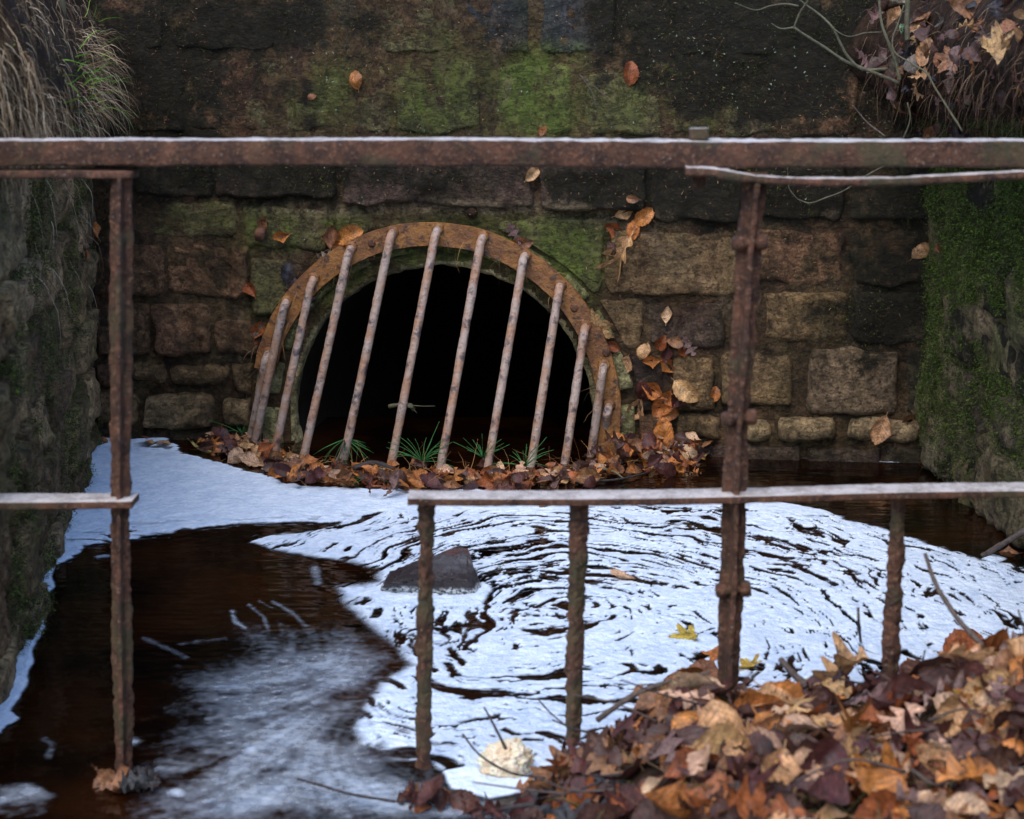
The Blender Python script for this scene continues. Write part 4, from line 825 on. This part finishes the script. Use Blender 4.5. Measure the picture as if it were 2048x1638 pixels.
for a in ((1246, 1151, 62, 'beech', 'pale', 'pale leaf floating alone on the foam'), (1376, 1269, 70, 'maple', 'yellow', 'yellow lobed leaf floating on the foam behind the main post'), (1495, 1330, 70, 'maple', 'yellow', 'yellow and orange lobed leaf at the foot of the main post'), (1432, 1305, 70, 'maple', 'orange', 'orange lobed leaf standing at the other side of the main post'),
          (404, 897, 74, 'maple', 'cream', 'large cream maple leaf on the foam edge'), (288, 866, 76, 'oak', 'orange', 'long orange leaf floating near the back wall'), (200, 882, 34, 'beech', 'orange', 'orange leaf floating against the side wall'), (300, 884, 26, 'beech', 'tan', 'small tan leaf by the lacy foam'), (328, 886, 30, 'beech', 'tan', 'second small tan leaf by the lacy foam'), (378, 862, 46, 'maple', 'yellow', 'yellow leaf standing behind the cream maple leaf'), (1402, 915, 48, 'oak', 'yellow', 'small bright yellow leaf floating at the end of the drift'), (2018, 1105, 50, 'beech', 'brown', 'brown leaf sunk at the foot of the mossy wall')):
    water_leaf(*a, tilt=.35 if a[4] in ('cream', 'yellow') else .15)
# the drift caught along the foot of the grate
def drift():
    r = random.Random(21); cnt = 0; extra = []
    edge = spline([(430, 872, 0), (500, 905, 0), (570, 935, 0), (660, 950, 0), (800, 958, 0), (950, 962, 0), (1080, 962, 0), (1200, 948, 0), (1300, 930, 0), (1420, 905, 0)], 60)
    for i in range(420):
        e = edge[r.randrange(60)]; x = e[0] + r.gauss(0, 14); y = e[1] + r.gauss(-6, 11 + (10 if x > 1180 else 0)); z = abs(r.gauss(.012, .022))
        if x > 1200: y = r.uniform(868, 945); z = max(0, (920-y)/900+r.gauss(.01, .02)); x = r.uniform(1195, 1420 - (y-868)*.2)
        p = W(x, y, max(z, .004)); kd = r.choice(('beech', 'beech', 'beech', 'oak')); hu = r.choice(('orange', 'orange', 'russet', 'russet', 'brown', 'dark', 'maroon', 'tan', 'pale', 'purple'))
        if np.dot(p-BW.o, BW.n) < .03: p = p + BW.n*(.03-np.dot(p-BW.o, BW.n))
        n = (r.gauss(0, .5), r.gauss(-.45, .5), 1.0 if r.random() < .7 else .25); d = (r.gauss(0, 1), r.gauss(0, 1), r.gauss(0, .4)); px_ = r.uniform(32, 58); s = px_*depth(p)/F
        zone = 'at the outermost bars' if x < 620 else 'below the tall middle bars' if x < 930 else 'below the shorter bars' if x < 1200 else 'in the corner pile beyond the last bar'; sz = 'small' if px_ < 41 else 'large' if px_ > 50 else 'middling'
        if i < 190: leaf(kd, p, n, d, s, hu, f'{sz} wet {WORD[hu]} {kd} leaf drifted {zone}', f'{sz} {WORD[hu]} {kd} leaves drifted {zone}', None, 0, r.uniform(-.3, .3)); cnt += 1
        else: extra.append((kd, p - np.array((0, 0, .008)), n, d, s, hu))
    return extra
def merged_leaves(items, name, label, seed):
    r = random.Random(seed); Vs, Fs, U, C, o = [], [], [], [], 0
    for kd, p, n, d, s, hu in items:
        V, f, uv = LEAF[kd][r.randrange(len(LEAF[kd]))]; n = Vector(n).normalized(); y = Vector(d); y = (y-n*y.dot(n)).normalized(); x = y.cross(n)
        R_ = np.array(Matrix((x, y, n)).transposed()); Vs.append((V*s) @ R_.T + np.asarray(p)); Fs += [[i+o for i in q] for q in f]; U.append(uv); o += len(V)
        h = np.array(HUE[hu])*r.uniform(.8, 1.2); C.append(np.tile(h, (len(V), 1)))
    o_ = obj(name, mesh(name, np.vstack(Vs), Fs, True, np.vstack(U), {'tint': np.vstack(C)}), MLEAFT); tag(o_, label, kind='stuff')
merged_leaves(drift(), 'leaf_drift', 'sodden leaves packed under the drift at the grate', 3)
# the heap on the near bank
CR = np.array([(-.2, -.12), (-.02, -.06), (.03, .0), (.08, .06), (.16, .11), (.22, .165), (.28, .19), (.36, .185), (.45, .185), (.55, .19), (.64, .195), (.70, .225), (.76, .255), (.82, .28), (.9, .30), (1.05, .36), (1.6, .6), (2.6, 1.2)])
CY = 2.62
def heap_z(x, y):
    x = np.asarray(x, float); y = np.asarray(y, float); c = np.interp(x, CR[:, 0], CR[:, 1])
    far = sst(CY+.17, CY-.03, y); near = np.maximum(CY-.15-y, 0)*.06*(x > .1)
    return (c+.3)*far - .3 + near*far + .035*fbm(np.stack((x*6, y*6, x*0), -1), 3, 81)
def heap():
    n, m = 150, 110; X, Y = np.meshgrid(np.linspace(-.25, 2.6, n), np.concatenate((np.linspace(-5, 1.6, 30), np.linspace(1.65, CY+.24, 80))), indexing='ij')
    o = obj('bank', mesh('bank', np.stack((X, Y, heap_z(X, Y)), -1).reshape(-1, 3), grid_faces(n, m)), MEARTH); o['kind'] = 'structure'; return o
hp = heap(); T_heap = bvh([hp])
def heap_leaves():
    r = random.Random(5); items = []; n = 0
    hues = ('orange', 'orange', 'tan', 'tan', 'pale', 'orange', 'tan', 'russet', 'russet', 'purple', 'pale', 'dark', 'purple', 'tan', 'maroon', 'dark')
    pts = []
    for _ in range(2100):
        x = r.uniform(-.02, 1.15); y = r.uniform(1.5, CY+.13); z = float(heap_z(x, y))
        if z < .004: continue
        pts.append((x, y, z))
    for i, (x, y, z) in enumerate(pts):
        px = topx(np.array((x, y, z))); vis = -40 < px[0] < 2090 and px[1] < 1680
        e = .03; nx = -(float(heap_z(x+e, y))-float(heap_z(x-e, y)))/(2*e); ny = -(float(heap_z(x, y+e))-float(heap_z(x, y-e)))/(2*e)
        wet = px[0] < 1280 and px[1] > 1440
        hu = r.choice(('dark', 'russet', 'maroon', 'dark', 'brown', 'black') if wet else hues); kd = r.choice(('beech', 'beech', 'beech', 'oak', 'oak') if not wet else ('oak', 'oak', 'beech'))
        s = r.choice((r.uniform(.045, .07), r.uniform(.075, .125)))*(1.05 if kd == 'maple' else 1); nn = (nx*.8+r.gauss(0, .5), ny*.6+r.gauss(-.3, .5), 1); d = (r.gauss(0, 1), r.gauss(0, 1), 0)
        if vis and n < 230 and r.random() < .35:
            n += 1; zone = 'on the dark wet flank of the heap' if px[0] < 1280 else 'along the crest of the heap under the railing' if px[1] < 1410 else 'on the mound at the far end of the heap' if px[0] > 1840 and px[1] < 1540 else 'in the near litter before the heap' if px[1] > 1550 else 'on the broad face of the heap'
            sz = 'small' if s < .062 else 'large' if s > .088 else 'middling'; leaf(kd, (x, y, z+r.uniform(.012, .04)), nn, d, s, hu, f'{sz} {WORD[hu]} {kd} leaf {zone}', f'{sz} {WORD[hu]} {kd} leaves {zone}', None, 0, r.uniform(-.5, .4), r.uniform(-.4, .4))
        else: items.append((kd, (x, y, z+r.uniform(.0, .012)), nn, d, s, r.choice((hu, 'dark', 'dark', 'maroon', 'brown'))))  # under-layer hues mostly dark: shade of the gaps put into leaf colour
    merged_leaves(items, 'leaf_heap', 'deep litter of brown beech and oak leaves on the near bank', 9)
heap_leaves()
def heap_leaf(x, y, px, kind, hue, ang, label, stand=.5, lift=.03):
    h = hit(x, y, T_heap); p = h[0] if h else W(x, y, .03); a = math.radians(ang)
    d = np.array((math.cos(a), .25*math.sin(a), math.sin(a)))
    leaf(kind, p - unit(ray(x, y))*lift, (random.uniform(-.2, .2), -stand-.35, .75), d, px*depth(p)/F, hue, label, None, None, 0, random.uniform(-.15, .15), random.uniform(-.2, .2))
for a in ((1510, 1420, 130, 'beech', 'orange', 20, 'large curved orange beech leaf in the middle of the heap'), (1545, 1475, 150, 'beech', 'orange', 300, 'large ribbed orange beech leaf beside a bent grass stem'), (1490, 1520, 170, 'beech', 'tan', 260, 'long ragged tan leaf hanging down the heap'), (1720, 1465, 170, 'oak', 'tan', 325, 'long wavy tan oak leaf across the heap'), (1760, 1395, 130, 'oak', 'purple', 10, 'purplish grey oak leaf below the short baluster'), (1905, 1420, 110, 'beech', 'yellow', 100, 'yellowing upright leaf with a long stalk'), (1985, 1385, 140, 'beech', 'tan', 200, 'broad ribbed tan leaf on the mound by the edge'), (2015, 1450, 130, 'beech', 'tan', 30, 'veined tan leaf under the broad ribbed one'), (1960, 1470, 110, 'beech', 'russet', 340, 'shiny russet leaf below the mound'), (1990, 1545, 150, 'beech', 'dark', 20, 'large dark ribbed leaf at the bottom of the mound'), (1340, 1390, 110, 'beech', 'tan', 80, 'tan curled leaf at the top of the heap left of the main post'), (1400, 1360, 120, 'beech', 'brown', 60, 'brown leaf arching over the foot of the main post'), (1380, 1450, 110, 'beech', 'orange', 240, 'orange folded leaf on the dark side of the heap'), (1690, 1520, 120, 'beech', 'pale', 200, 'pale pink leaf split along its vein'), (1925, 1300, 110, 'beech', 'russet', 45, 'red-brown leaf standing on the mound crest'), (2030, 1340, 120, 'beech', 'brown', 60, 'brown leaf leaning at the mound crest by the picture edge'), (1455, 1610, 110, 'oak', 'orange', 15, 'curled orange oak leaf in the near litter'), (1890, 1610, 110, 'beech', 'russet', 20, 'rolled red leaf in the near litter'), (1745, 1570, 110, 'oak', 'purple', 60, 'purplish oak leaf in the near litter'), (1270, 1590, 110, 'oak', 'russet', 200, 'wet red oak leaf at the dark edge of the heap'), (1150, 1590, 110, 'oak', 'maroon', 230, 'wet maroon oak leaf touching the water'), (1680, 1340, 60, 'beech', 'dark', 10, 'dark leaf at the water edge of the heap'), (1830, 1345, 80, 'beech', 'orange', 100, 'orange leaf standing behind the short baluster')):
    heap_leaf(*a)
def heap_twigs():
    r = random.Random(77)
    for i in range(26):
        x, y = r.uniform(1120, 2030), r.uniform(1400, 1630); h = hit(x, y, T_heap)
        if h is None: continue
        a = r.uniform(-.5, .5) + r.choice((0, math.pi)); L = r.uniform(.05, .16); d = np.array((math.cos(a), .5*math.sin(a)-.2, r.uniform(-.1, .35))); p = h[0] + np.array((0, -.02, .035))
        V, f = tube([p, p+d*L*.5+np.array((0, 0, r.gauss(0, .012))), p+d*L], r.uniform(.0012, .003), .001, 16, 6, .0004, i); dk = i % 2
        tag(wobj('heap_twig', V, f, MWOODD if dk else MWOOD, centre=True), ('dark' if dk else 'greyish')+' thin twig lying among the leaves of the heap', 'twig', ('dark' if dk else 'greyish')+' thin twigs among the heap leaves')
heap_twigs()
# clumps snagged at the feet of two uprights
def snag(x, y, n, w_, seed, hues, label, z0=.0):
    r = random.Random(seed)
    for i in range(n):
        hu = r.choice(hues); kd = r.choice(('oak', 'beech', 'oak')); p = W(x+r.gauss(0, w_), y+r.gauss(0, w_*.32), z0+abs(r.gauss(0, .018)))
        leaf(kd, p, (r.gauss(0, .6), r.gauss(-.5, .4), .8), (r.gauss(0, 1), r.gauss(0, .6), r.gauss(.1, .5)), r.uniform(.05, .075), hu, f'{WORD[hu]} {kd} leaf {label}', f'{WORD[hu]} {kd} leaves {label}')
snag(860, 1590, 11, 34, 4, ('russet', 'brown', 'maroon', 'dark', 'dark'), 'snagged round the foot of the first baluster')
snag(250, 1562, 16, 24, 6, ('black', 'black', 'dark', 'black', 'brown'), 'snagged round the foot of the end post')
snag(1000, 1622, 4, 40, 7, ('maroon', 'dark'), 'lying wet before the cream foam')
# litter on the overhanging bank
def bank_leaves():
    r = random.Random(15)
    for i in range(120):
        x = r.uniform(1745, 2060); y = r.uniform(-30, 300); h = hit(x, y, T_bankr)
        if h is None: continue
        hu = r.choice(('tan', 'brown', 'purple', 'grey', 'brown', 'dark', 'dark', 'dark', 'black')); kd = r.choice(('beech', 'oak', 'oak', 'beech', 'beech')); zn = ('upper' if y < 110 else 'lower') + (' outer lip' if x < 1890 else ' inner slope')
        leaf(kd, h[0] + h[1]*r.uniform(.005, .035), h[1] + np.array((r.gauss(0, .5), r.gauss(0, .5), r.gauss(0, .5))), (r.gauss(0, 1), r.gauss(0, 1), r.gauss(-.5, 1)), r.uniform(32, 66)*depth(h[0])/F, hu, f'dry {WORD[hu]} {kd} leaf caught on the {zn} of the overhanging bank', f'{WORD[hu]} {kd} leaves on the {zn} of the overhanging bank')
    for x, y, px, kd, hu, ang, lb in ((1850, 105, 66, 'beech', 'tan', 70, 'broad tan leaf lit at the middle of the overhanging bank'), (1900, 118, 64, 'maple', 'brown', 230, 'folded brown maple leaf on a purple stalk'), (2000, 95, 100, 'maple', 'tan', 40, 'large tan maple leaf near the top corner of the bank'), (1940, 10, 90, 'beech', 'brown', 350, 'long brown leaf at the top of the bank'), (1788, 38, 70, 'beech', 'tan', 60, 'narrow tan leaf beside the sapling stems'), (1848, 150, 56, 'oak', 'tan', 0, 'pale ragged leaf where the branches root in'), (1768, 112, 46, 'beech', 'purple', 300, 'rolled purple-brown leaf at the bank edge'), (1985, 72, 60, 'oak', 'grey', 20, 'grey leaf beside the large tan maple leaf')):
        h = hit(x, y, T_bankr, T_back); a = math.radians(ang)
        leaf(kd, h[0]-unit(ray(x, y))*.05, -unit(ray(x, y))+np.array((random.uniform(-.3, .3), 0, .35)), BW.u*math.cos(a)+np.array((0, 0, math.sin(a))), px*depth(h[0])/F, hu, lb)
bank_leaves()

# ------------------------------------------------------------------ grasses and hanging stems
def strands(n, box, trees, seed, L, Wd, droop, cols, name, label, lean, dens=None, spread=.5):
    P_, N_ = scatter(n, box, dens or (lambda x, y, p: np.ones_like(x)), trees, seed)
    blades(P_, N_, L, Wd, spread, droop, cols, .35, name, label, seed+1, 6, lean)
DRY = [(.42, .29, .17), (.27, .17, .095), (.15, .09, .05), (.54, .41, .27), (.07, .045, .025), (.17, .11, .06)]
strands(3000, (-20, -40, 215, 330), (T_bankl,), 41, .08, .0016, .9, DRY, 'dry_grass', 'bleached dry grass drooping from the bank top', np.array((.3, -.2, -.1)), lambda x, y, p: sst(-.4, .1, fbm(p*6, 3, 42)), 1.1)
strands(500, (150, 60, 250, 300), (T_bankl,), 43, .10, .0021, .35, DRY, 'dry_grass', 'pale grass tussock at the outer edge of the bank', np.array((.7, -.1, .1)))
strands(240, (120, 30, 250, 260), (T_bankl,), 45, .075, .0034, .2, [(.12, .26, .02), (.2, .34, .05), (.08, .17, .02)], 'green_grass', 'fresh green grass blades sprouting from the dry tussock', np.array((.4, -.1, .8)), lambda x, y, p: sst(.0, .3, fbm(p*6, 3, 46)))
strands(900, (0, 60, 200, 290), (T_bankl,), 47, .006, .0018, .0, [(.06, .075, .015), (.1, .13, .02), (.05, .035, .015)], 'moss', 'yellow-green moss on the grassy bank', np.array((0., 0, 0)), spread=1.)
strands(130, (60, 300, 196, 600), (T_left,), 48, .10, .0022, .5, DRY, 'dry_grass', 'thin dry roots hanging down the rough side wall', np.array((.1, 0, -1.2)))
strands(900, (1740, -30, 2060, 290), (T_bankr,), 51, .085, .0015, .5, [(.16, .085, .045), (.09, .045, .028), (.26, .16, .09), (.05, .028, .02)], 'dry_stems', 'brown pine needles and thin roots hanging from the bank', np.array((-.3, -.3, -.4)), None, 1.)
strands(700, (1100, 1350, 2060, 1660), (T_heap,), 53, .07, .0014, .2, [(.25, .14, .07), (.12, .07, .04), (.16, .18, .05)], 'pine_needles', 'loose pine needles and grass stems among the heap', np.array((0, -.3, .3)), spread=1.2)

def grate_needles():
    r = np.random.default_rng(8); n = 260; x = r.uniform(430, 1420, n); y = 950 - 60*np.abs((x-900)/480)**1.6 + r.normal(size=n)*9
    P_ = np.array([W(a, b, max(.012, abs(c))) for a, b, c in zip(x, y, r.normal(size=n)*.02)])
    blades(P_, np.tile((0, -.2, .5), (n, 1)), .09, .0014, 1.2, .15, [(.4, .2, .07), (.25, .11, .04), (.5, .3, .12)], .3, 'pine_needles', 'tan pine needles strewn through the drift at the grate', 9, 4)
    a = np.radians(r.uniform(0, 180, 130)); rr = r.uniform(.50, .60, 130); P_ = BW.w(RC[0]+np.cos(a)*rr, RC[1]+np.sin(a)*rr, .06)
    blades(P_, np.tile(BW.n*.4+np.array((0, 0, -.5)), (130, 1)), .08, .0013, .9, .3, [(.3, .15, .06), (.2, .1, .05), (.12, .06, .035)], .3, 'pine_needles', 'brown pine needles and shreds caught on the ochre ring', 10, 4)
grate_needles()

# ------------------------------------------------------------------ twigs, saplings, sprigs, ferns
def twig(name, pts, r0, r1, m, label, cat='twig', seed=0, n=30):
    V, f = tube(pts, r0, r1, n, 8, min(r0, r1)*.35, seed); return tag(wobj(name, V, f, m, centre=True), label, cat)
h_ = lambda x, y, z=0.: W(x, y, z)
twig('twig', [h_(706, 938, .03), h_(745, 926, .045), h_(790, 940, .035), h_(830, 965, .015), h_(880, 972, .008), (h_(930, 974, .004))], .009, .007, MWOODD, 'dark curved stick lying on the drift at the foot of the grate', seed=1)
twig('twig', [h_(1188, 935, .03), h_(1225, 942, .025), h_(1246, 956, .01)], .005, .003, MGREEN, 'short lichened twig on the drift beside the last bars', seed=2)
twig('twig', [h_(1150, 966, .006), h_(1240, 958, .008), h_(1300, 944, .008), h_(1360, 928, .006)], .004, .002, MWOODD, 'long thin twig floating along the drift edge', seed=3)
twig('twig', [h_(310, 862, .008), h_(345, 860, .012), h_(360, 872, .004)], .006, .003, MWOODD, 'short black twig near the back wall', seed=4)
twig('twig', [h_(1965, 1112, .0), atY(2010, 1085, h_(1965, 1112)[1]-.05), atY(2060, 1056, h_(1965, 1112)[1]-.1)], .007, .009, MWOOD, 'grey stick rising from the water at the side wall foot', seed=5)
yb = 2.6
twig('twig', [atY(1850, 1106, yb+.1), atY(1868, 1160, yb+.08), atY(1890, 1200, yb+.05), atY(1930, 1255, yb), atY(1990, 1312, yb-.06)], .003, .005, MWOOD, 'slender bare twig leaning over the foam from the mound', seed=6)
twig('twig', [atY(1562, 1320, yb+.1), atY(1580, 1340, yb+.06), atY(1612, 1372, yb)], .005, .0065, MWOOD, 'stub of a thick twig poking out of the heap', seed=7)
twig('twig', [atY(1716, 1215, yb+.2), atY(1718, 1250, yb+.2), h_(1721, 1282)], .002, .003, MWOOD, 'tiny bent twig standing in the foam', seed=8)
twig('twig', [atY(1195, 1440, 2.62), atY(1260, 1395, 2.6), atY(1330, 1365, 2.58), atY(1420, 1345, 2.56)], .005, .003, MWOOD, 'straight twig sloping up the dark side of the heap', seed=9)
twig('twig', [atY(1500, 1510, 2.35), atY(1560, 1540, 2.33), atY(1640, 1580, 2.3), atY(1720, 1620, 2.27)], .003, .002, MWOODD, 'thin dark twig across the near litter', seed=10)
twig('twig', [atY(1770, 1505, 2.36), atY(1880, 1512, 2.34), atY(1970, 1500, 2.33), atY(2080, 1475, 2.33)], .005, .0035, MWOODD, 'long dark twig lying below the mound', seed=11)
twig('twig', [atY(596, 1558, 2.62), atY(640, 1570, 2.6), atY(700, 1588, 2.58), atY(790, 1603, 2.56)], .002, .0025, MWOODD, 'thin twig reaching over the water with droplets', seed=12)
twig('twig', [atY(968, 1414, 2.66), atY(985, 1445, 2.64), atY(1012, 1498, 2.6)], .0015, .003, MWOODD, 'fine dark twig stuck in the cream foam', seed=13)
twig('twig', [atY(925, 1468, 2.6), atY(960, 1510, 2.57), atY(1020, 1545, 2.55), atY(1090, 1556, 2.52)], .0018, .0022, MWOODD, 'drooping thin twig crossing before the cream foam', seed=14)
twig('twig', [atY(1074, 1396, 2.66), atY(1100, 1425, 2.64), atY(1130, 1450, 2.62)], .0012, .0018, MWOODD, 'hair-thin twig rising by the second baluster', seed=15)
twig('twig', [atY(965, 1626, 2.5), atY(1020, 1615, 2.48), atY(1070, 1608, 2.46)], .0035, .004, MWOODD, 'dark stick lying at the water edge of the heap', seed=16)
for k, (x0, y0, x1, y1) in enumerate(((1672, 1290, 1680, 1360), (1850, 1300, 1832, 1350), (2036, 1220, 2050, 1280))):
    twig('twig', [atY(x0, y0, yb+.02), atY((x0+x1)/2+3, (y0+y1)/2, yb), atY(x1, y1, yb-.02)], .0012, .002, MWOODD, ('fine upright twig at the water edge between post and baluster', 'fine twig leaning on the short baluster foot', 'fine twig standing on the mound crest')[k], seed=30+k)
# bare shrub reaching in from the overhanging bank
YS = 4.15
shrub = thing('bare_shrub', 'bare pale-stemmed shrub arching out from the leafy bank', 'shrub', atY(1800, 165, YS))
def branch(pts, r0, r1, m=MGREEN, seed=0, n=44, par=shrub):
    r0, r1 = r0*.68, r1*.68
    V, f = tube([atY(x, y, YS+d) for x, y, d in pts], r0, r1, n, 8, .0006, seed); wobj('branch', V, f, m, par)
branch([(1798, 166, 0), (1760, 150, .0), (1722, 135, 0), (1690, 122, .02), (1650, 95, .03), (1618, 75, .03), (1588, 55, .03)], .0065, .0035, seed=1)
branch([(1588, 55, .03), (1600, 25, .02), (1616, 0, .0), (1630, -40, -.02)], .0038, .003, seed=2)
branch([(1588, 55, .03), (1562, 57, .04), (1543, 47, .05)], .003, .002, seed=3)
branch([(1775, 138, .0), (1725, 138, 0), (1695, 112, 0), (1680, 85, 0), (1665, 55, 0), (1640, 30, .02), (1610, 8, .03), (1585, -12, .03)], .0055, .003, seed=4)
branch([(1597, 12, .03), (1570, 8, .03), (1540, 12, .02), (1510, 20, .0), (1470, 6, -.02)], .003, .002, seed=5)
branch([(1665, 55, 0), (1680, 66, -.02), (1700, 73, -.02), (1730, 66, -.01), (1765, 64, 0)], .002, .0016, seed=6)
branch([(1800, 160, -.02), (1790, 120, -.02), (1775, 80, -.02), (1762, 40, -.01), (1757, -30, 0)], .0055, .0045, seed=7)
branch([(1925, 262, -.2), (1895, 215, -.16), (1870, 175, -.14), (1852, 145, -.12), (1820, 125, -.1), (1790, 105, -.06), (1785, 78, -.05), (1795, 50, -.04), (1808, 10, -.04)], .004, .0022, seed=8)
branch([(1815, 80, .0), (1814, 40, 0), (1818, -30, 0)], .009, .009, seed=9)
branch([(1705, 210, .0), (1735, 245, .0), (1770, 272, -.05)], .002, .0025, MWOOD, 10)
branch([(1595, 398, .1), (1620, 406, .08), (1650, 396, .05), (1690, 380, .03), (1735, 350, .0), (1775, 328, -.02)], .0018, .003, seed=11)
branch([(1775, 328, -.02), (1800, 290, -.03), (1820, 240, -.05), (1815, 205, -.05)], .003, .003, seed=12)
branch([(1575, 335, .1), (1578, 375, .1), (1595, 398, .1)], .0012, .0018, seed=13)
branch([(1985, 215, -.25), (2005, 180, -.25), (2020, 130, -.25), (2030, 90, -.25), (2052, 40, -.25)], .0045, .0035, MWOODD, 14)
branch([(2048, 110, -.25), (2010, 150, -.25), (1980, 190, -.25), (1950, 220, -.22)], .003, .002, MWOODD, 15)
# thin sapling on the grassy bank
YL = 4.3
sap = thing('sapling', 'thin green-barked forked sapling rooted in the grassy bank', 'sapling', atY(124, 90, YL))
for k, (pts, a, b) in enumerate((([(127, 110), (122, 60), (120, 20), (118, -40)], .016, .014), ([(98, 50), (108, 25), (118, 0)], .008, .006))):
    V, f = tube([atY(x, y, YL) for x, y in pts], a, b, 24, 10, .001, k); wobj('stem', V, f, MGREEN, sap)
def sprig(x, y, z, n, ln, up, seed, label, stem_to=None):
    r = random.Random(seed); p = W(x, y, z); t = thing('pine_sprig', label, 'pine sprig', p)
    e = stem_to if stem_to is not None else p + np.array((r.uniform(-.02, .02), -.01, .035*up)); V, f = tube([p, (p+e)/2+np.array((.004, 0, 0)), e], .004, .003, 10, 7, .001, seed); wobj('stem', V, f, plain('sprig_bark', (.22, .1, .06), .4), t) if False else wobj('stem', V, f, MWOOD, t)
    ps = []
    for i in range(n):
        d = np.array((r.gauss(0, .55), r.gauss(0, .35), r.uniform(.15, 1.)*up)); d = unit(d); L = ln*r.uniform(.6, 1.15); b = e; q = np.array((0, 0, -.25*L*r.random()))
        ps.append(tube([b, b+d*L*.5, b+d*L+q], .0011, .0006, 6, 4))
    V, f = join(ps); wobj('needles', V, f, MNEED, t)
MNEED = plain('green_needles', (.05, .19, .05), .35, .5, 200)
e_ = W(690, 878, .06)
sprig(655, 955, .0, 26, .10, -.9, 2, 'pine sprig with needles hanging from a bent stem between bars', e_)
sprig(852, 938, .0, 22, .12, .75, 3, 'widest pine sprig fanning out beside the stick')
sprig(973, 935, .0, 16, .09, .9, 4, 'small upright pine sprig in the middle of the drift')
sprig(1045, 950, .0, 18, .10, .8, 5, 'pine sprig with a pink stem at the foot of a bar')
sprig(478, 885, .0, 9, .11, .9, 6, 'few long needles beside the outermost bars')
sprig(752, 962, .0, 22, .09, .2, 7, 'flattened pine sprig lying under the stick')
# dried scrap tied round a bar
q = BW.px(815, 808); pt = toplane(815, 808, W(783, 930) , BW.n) + BW.n*-.02
t = [0]; P3 = toplane(815, 808, BW.w(BW.px(880, 462)[0], BW.px(880, 462)[1], .17), BW.n)
V, f = join([tube([P3+np.array((-.055, -.02, -.004)), P3+np.array((-.02, -.028, .004)), P3+np.array((.01, -.03, .0)), P3+np.array((.02, -.02, -.012))], .006, .009, 14, 7, .004, 3), tube([P3+np.array((0, -.028, .004)), P3+np.array((.04, -.03, .0)), P3+np.array((.085, -.03, .0))], .0016, .0009, 10, 5), tube([P3+np.array((.01, -.028, .002)), P3+np.array((.03, -.03, -.022))], .0014, .001, 6, 5)])
tag(wobj('withered_stem', V, f, MGREEN, centre=True), 'withered grass scrap wrapped round a middle bar', 'plant scrap')
# crossed needles on the wall
for k, (x0, y0, x1, y1, x2, y2) in enumerate(((1162, 148, 1185, 180, 1196, 214), (1164, 150, 1195, 175, 1220, 198))):
    P = [BW.w(*BW.px(a, b), .045) for a, b in ((x0, y0), (x1, y1), (x2, y2))]; V, f = tube(P, .0016, .0012, 12, 5); tag(wobj('pine_needle', V, f, MWOOD, centre=True), ('shorter', 'longer')[k]+' of two crossed pine needles on the wall above the railing', 'pine needle')
# ferns on the bank
MFERN = plain('fern_green', (.09, .2, .10), .3, .5, 150)
for k, (x, y, ang, L, lb) in enumerate(((1895, 185, 35, .075, 'small pale green fern frond over the dark overhang'), (1937, 222, 80, .07, 'fern frond lower on the mossy bank edge'), (1790, 62, 15, .06, 'single fern frond beside the sapling stems'))):
    h = hit(x, y, T_bankr, T_right, T_back); p = h[0] - unit(ray(x, y))*.05; a = math.radians(ang); d = BW.u*math.cos(a)+np.array((0, 0, math.sin(a))); sdv = np.cross(d, BW.n)
    t = thing('fern', lb, 'fern', p); V, f = tube([p, p+d*L*.5+BW.n*.01, p+d*L], .0012, .0006, 10, 5); wobj('stalk', V, f, MGREEN, t)
    for i in range(7):
        for s in (-1, 1):
            b = p + d*L*(.2+.11*i); w_ = L*.26*(1-i/8.5); tip = b + sdv*s*w_ + d*w_*.5; mid_ = (b+tip)/2; e1 = unit(np.cross(tip-b, BW.n))*w_*.22
            wobj('leaflet', [b, mid_+e1+BW.n*.002, tip, mid_-e1-BW.n*.001], [[0, 1, 2, 3]], MFERN, t)
